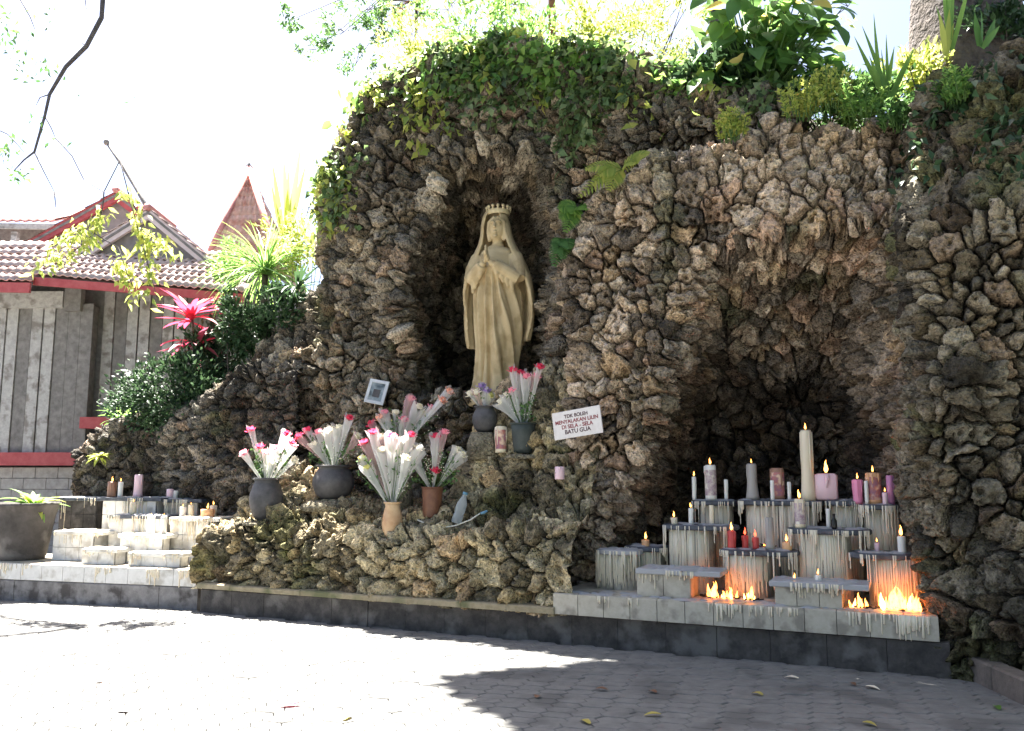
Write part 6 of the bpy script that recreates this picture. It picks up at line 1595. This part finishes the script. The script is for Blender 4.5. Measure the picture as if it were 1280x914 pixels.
def in_poly(x, y):
    c = False; n = len(poly)
    for i in range(n):
        a, q = poly[i], poly[i - 1]
        if (a.y > y) != (q.y > y) and x < (q.x - a.x) * (y - a.y) / (q.y - a.y) + a.x: c = not c
    return c
rgt_ = np.random.default_rng(900); xs = [p.x for p in poly]; ys = [p.y for p in poly]; CC = []
while len(CC) < 22000:
    x, y = rgt_.uniform(min(xs), max(xs)), rgt_.uniform(max(1.5, min(ys)), max(ys))
    if not in_poly(x, y): continue
    h_ = 10.2 + rgt_.random() ** 1.5 * 2.0
    CC.append((x - SUN_DROP.x * h_, y - SUN_DROP.y * h_, h_))
CC = np.array(CC); n = len(CC)
cloud('crown', 'lf_dark', tree, CC, rgt_.normal(size=(n, 3)) * np.array((1, 1, .35)), rgt_.normal(size=(n, 3)) * .4 + np.array((0, 0, 1)), 0.26 * rgt_.uniform(.7, 1.3, n), 0.17, .15, .1)
b = MB(); hub = tb + Vector((-.1, .1, 4.9))
for i in range(16):
    e = Vector(CC[rgt_.integers(0, n)]); m = hub.lerp(e, .5) + Vector((0, 0, .5)); limb(b, [hub, hub.lerp(m, .5), m, m.lerp(e, .6), e], .17, .03)
b.build('limbs', M['bark'], tree)['kind'] = 'stuff'
lw = MB(); q0 = atY(1330, -40, 7.6); q1 = atY(1262, 4, 7.2); 
# slimmer trees behind the grotto top
def back_tree(px, pxw, d, lab, seed, mat, crowns, bark='bark', lean=0, py=40, lr=.03):
    p = WP(px, py, d); k = pxm(p); r = pxw / 2 / k; base_ = Vector((p.x, p.y, ZT_S - .8)); t = thing('tree', lab, 'tree', tuple(base_)); rr = np.random.default_rng(seed)
    tp = base_ + Vector((lean, 0, 5.5)); b = MB(); limb(b, [base_, base_.lerp(tp, .35) + Vector((lean * .1, 0, 0)), base_.lerp(tp, .7), tp], r * 1.15, r * .6, 10); b.build('trunk', M[bark], t)
    PP, DD = [], []; lb = MB()
    for cx, cy, rx, rz, n in crowns:
        c = WP(cx, cy, d + rr.uniform(-.3, .8)); P, D = blob(rr, tuple(c), (rx, .7, rz), n, max(5, n // 45), 0.0, .22); PP.append(P); DD.append(D)
        s = base_.lerp(tp, .75); limb(lb, [s, s.lerp(c, .5) + Vector((0, 0, .35)), c], lr, .006, 5)
        for q in range(5):
            e = Vector(P[rr.integers(0, len(P))]); limb(lb, [c, c.lerp(e, .5), e], .006, .003, 4)
    PP, DD = np.concatenate(PP), np.concatenate(DD); n = len(PP)
    cloud('crown', mat, t, PP, DD, rr.normal(size=(n, 3)) + np.array((0, 0, .6)), .10 * rr.uniform(.6, 1.3, n), .042); lb.build('limbs', M[bark], t)['kind'] = 'stuff'
back_tree(690, 10, DG + 2.2, 'slim reddish trunk rising from the middle of the grotto top', 601, 'lf_bright', [(640, 5, .6, .35, 380), (560, 12, .6, .35, 260), (600, -20, .8, .4, 420), (720, -10, .6, .4, 300), (500, 10, .5, .3, 130)], 'red_bark' if 'red_bark' in M else 'bark')
back_tree(882, 14, DG + 2.4, 'slender dark trunk behind the large leaved plant', 602, 'lf_yellow', [(800, -5, .7, .45, 420), (850, 5, .4, .3, 150), (930, -20, .8, .4, 420), (1060, 8, .3, .25, 60)], 'bark_dark', .3)
back_tree(520, 5, DG + 3.4, 'thin tree with sparse hanging sprays left of the grotto top', 603, 'lf_mid', [(362, 26, .34, .26, 240), (395, 62, .35, .25, 130), (445, 80, .4, .3, 220), (430, 40, .6, .4, 260), (480, 45, .5, .4, 380), (460, 10, .6, .4, 380), (510, 20, .6, .4, 420)], 'bark', 0, 40, .012)
# tree out of frame on the left: one bough reaches into view
tb = Vector((-12.6, 11.4, 0)); t = thing('tree', 'tree at the left whose bare bough and yellow green sprays hang into the sky', 'tree', tuple(tb))
b = MB(); limb(b, [tb, tb + Vector((.2, .1, 3)), tb + Vector((.6, .3, 6)), tb + Vector((1.2, .6, 9.5))], .32, .18, 12); b.build('trunk', M['bark_dark'], t)
YB = 12.5
bp = [tb + Vector((1.2, .6, 9.4)), atY(60, -130, YB), atY(110, -60, YB), atY(129, -8, YB), atY(127, 22, YB), atY(108, 58, YB), atY(82, 84, YB), atY(62, 118, YB), atY(56, 145, YB), atY(43, 190, YB), atY(30, 200, YB), atY(17, 214, YB)]
b = MB(); b.tube(bp, [.12, .065, .055, .042, .038, .036, .032, .026, .022, .018, .012, .007], 8)
for path in ([(108, 58), (100, 52)], [(62, 118), (50, 122), (45, 132)], [(56, 145), (64, 160), (69, 172)], [(43, 190), (55, 215), (68, 240)], [(69, 172), (90, 195), (105, 225), (130, 240)], [(-30, 150), (10, 168), (30, 190)], [(20, -10), (38, 22), (44, 38)], [(105, -10), (108, 12)], [(68, 240), (70, 262)]):
    b.tube([atY(x, y, YB + .02) for x, y in path], [.012] + [.008] * (len(path) - 2) + [.004], 5)
b.build('bough', M['bark_dark'], t)
rr = np.random.default_rng(77); PP = []; MM = []
for x, y, s, n in [(10, 20, 14, 16), (18, 40, 12, 14), (15, 60, 14, 16), (30, 75, 12, 12), (55, 80, 6, 8), (65, 90, 6, 6), (35, 98, 8, 6), (5, 190, 10, 22), (25, 218, 8, 18), (15, 175, 12, 14), (48, 152, 5, 6), (85, 100, 14, 4), (165, 120, 5, 2), (75, 170, 8, 5), (60, 15, 10, 6)]:
    for _ in range(n): PP.append(tuple(atY(x + rr.normal(0, s), y + rr.normal(0, s * .7), YB + rr.uniform(-.25, .25))))
n = len(PP); cloud('foliage', 'lf_mid', t, np.array(PP), rr.normal(size=(n, 3)) + np.array((0, 0, -.5)), rr.normal(size=(n, 3)) + np.array((0, -1, .5)), .11, .05)
# the low yellow spray in front of the house
PP, DD = [], []; sb = MB(); YS = 11.0
twigs = [[(150, 200), (160, 240), (175, 275), (182, 320), (196, 372)], [(130, 240), (128, 262), (118, 292), (84, 322), (45, 330)], [(160, 240), (172, 285), (195, 300), (215, 312)], [(118, 292), (148, 310), (158, 340), (170, 366)], [(128, 262), (110, 285), (88, 292), (66, 318)]]
for tw in twigs:
    pts = [atY(x, y, YS + rr.uniform(-.1, .1)) for x, y in tw]; sb.tube(pts, [.010] + [.007] * (len(pts) - 2) + [.003], 5)
    for a, q in zip(pts[1:], pts[2:]):
        for _ in range(38):
            PP.append(tuple(a.lerp(q, rr.random()) + Vector(rr.normal(0, .07, 3)))); DD.append((rr.normal(0, .8), rr.normal(0, .8), -.7))
sb.tube([atY(105, 225, YB), atY(130, 240, YS), atY(150, 200, YS)], .008, 5)
sb.build('twigs', M['bark_dark'], t)['kind'] = 'stuff'
n = len(PP); cloud('spray', 'lf_yellow', t, np.array(PP), np.array(DD), rr.normal(size=(n, 3)) * .6 + np.array((0, -.4, .8)), .15 * rr.uniform(.6, 1.2, n), .058)

# ------------------------------------------------------------------ fallen leaves on the paving
for i, (x, y, mt, lab) in enumerate([(737, 905, 'lf_dry', 'yellow fallen leaf on the shaded paving nearest the shadow corner'), (826, 893, 'lf_dry', 'curled yellow leaf on the shaded paving'), (953, 869, 'lf_dry', 'yellow leaf lying alone on the shaded paving in front of the plinth'), (1078, 903, 'lf_dry', 'yellow green leaf on the shaded paving before the kerb'), (1249, 887, 'lf_bright', 'green leaf fallen at the kerb'), (670, 872, 'lf_brown', 'small brown leaf in the corner of the shadow'), (820, 866, 'lf_brown', 'dark brown leaf scrap in the middle of the shadow'), (1062, 854, 'lf_brown', 'dead brown leaf near the foot of the plinth'), (1082, 858, 'wax', 'pale paper scrap near the foot of the plinth'), (374, 880, 'lf_red', 'red leaf on the sunlit paving'), (121, 851, 'lf_brown', 'brown leaf on the sunlit paving'), (148, 888, 'lf_brown', 'tiny brown leaf on the sunlit paving below the first'), (430, 900, 'lf_dry', 'pale yellow leaf on the sunlit paving'), (745, 861, 'lf_brown', 'brown leaf shred on the shaded paving'), (998, 848, 'wax', 'flat pale wax scrap on the shaded paving')]):
    p = G(x, y, 0.012); b = MB(); a = pr.uniform(0, 6.28)
    b.blade(p, (math.cos(a), math.sin(a), .25), (0, 0, 1), pr.uniform(.09, .14) * (.7 if 'brown' in mt else 1), .055, .5, 4, .35, .1, .4)
    b.solo('fallen_leaf' if mt != 'wax' else 'paper_scrap', M[mt], tuple(p), lab, 'leaf' if mt != 'wax' else 'scrap', 'litter on the paving')

# ------------------------------------------------------------------ unseen trees added behind the viewer to cut sky light on the rock
for i, (x, y, h, r_) in enumerate([(-7.5, -7, 6.5, 4.2), (1.5, -9, 7.0, 4.6), (9.5, -3.5, 6.5, 4.2)]):
    rr = np.random.default_rng(950 + i); t = thing('courtyard_tree', ['broad shade tree behind the viewer on the side of the house', 'broad shade tree straight behind the viewer', 'broad shade tree behind the viewer on the side of the buttress'][i], 'tree', (x, y, 0), 'shade trees round the courtyard')
    P, D = blob(rr, (x, y, h), (r_, r_, 3.2), 2600, 70, 0.1, .3); n = len(P)
    cloud('crown', 'lf_mid', t, P, D, rr.normal(size=(n, 3)) + np.array((0, 0, .8)), .5 * rr.uniform(.7, 1.3, n), .28)
    b = MB(); limb(b, [Vector((x, y, -.05)), Vector((x + .1, y, 2)), Vector((x, y + .1, 5))], .34, .2, 12); b.build('trunk', M['bark'], t)
    b = MB()
    for q in range(14): e = Vector(P[rr.integers(0, n)]); s0 = Vector((x, y + .1, 4.9)); limb(b, [s0, s0.lerp(e, .5) + Vector((0, 0, .4)), e], .12, .02, 6)
    b.build('limbs', M['bark'], t)['kind'] = 'stuff'
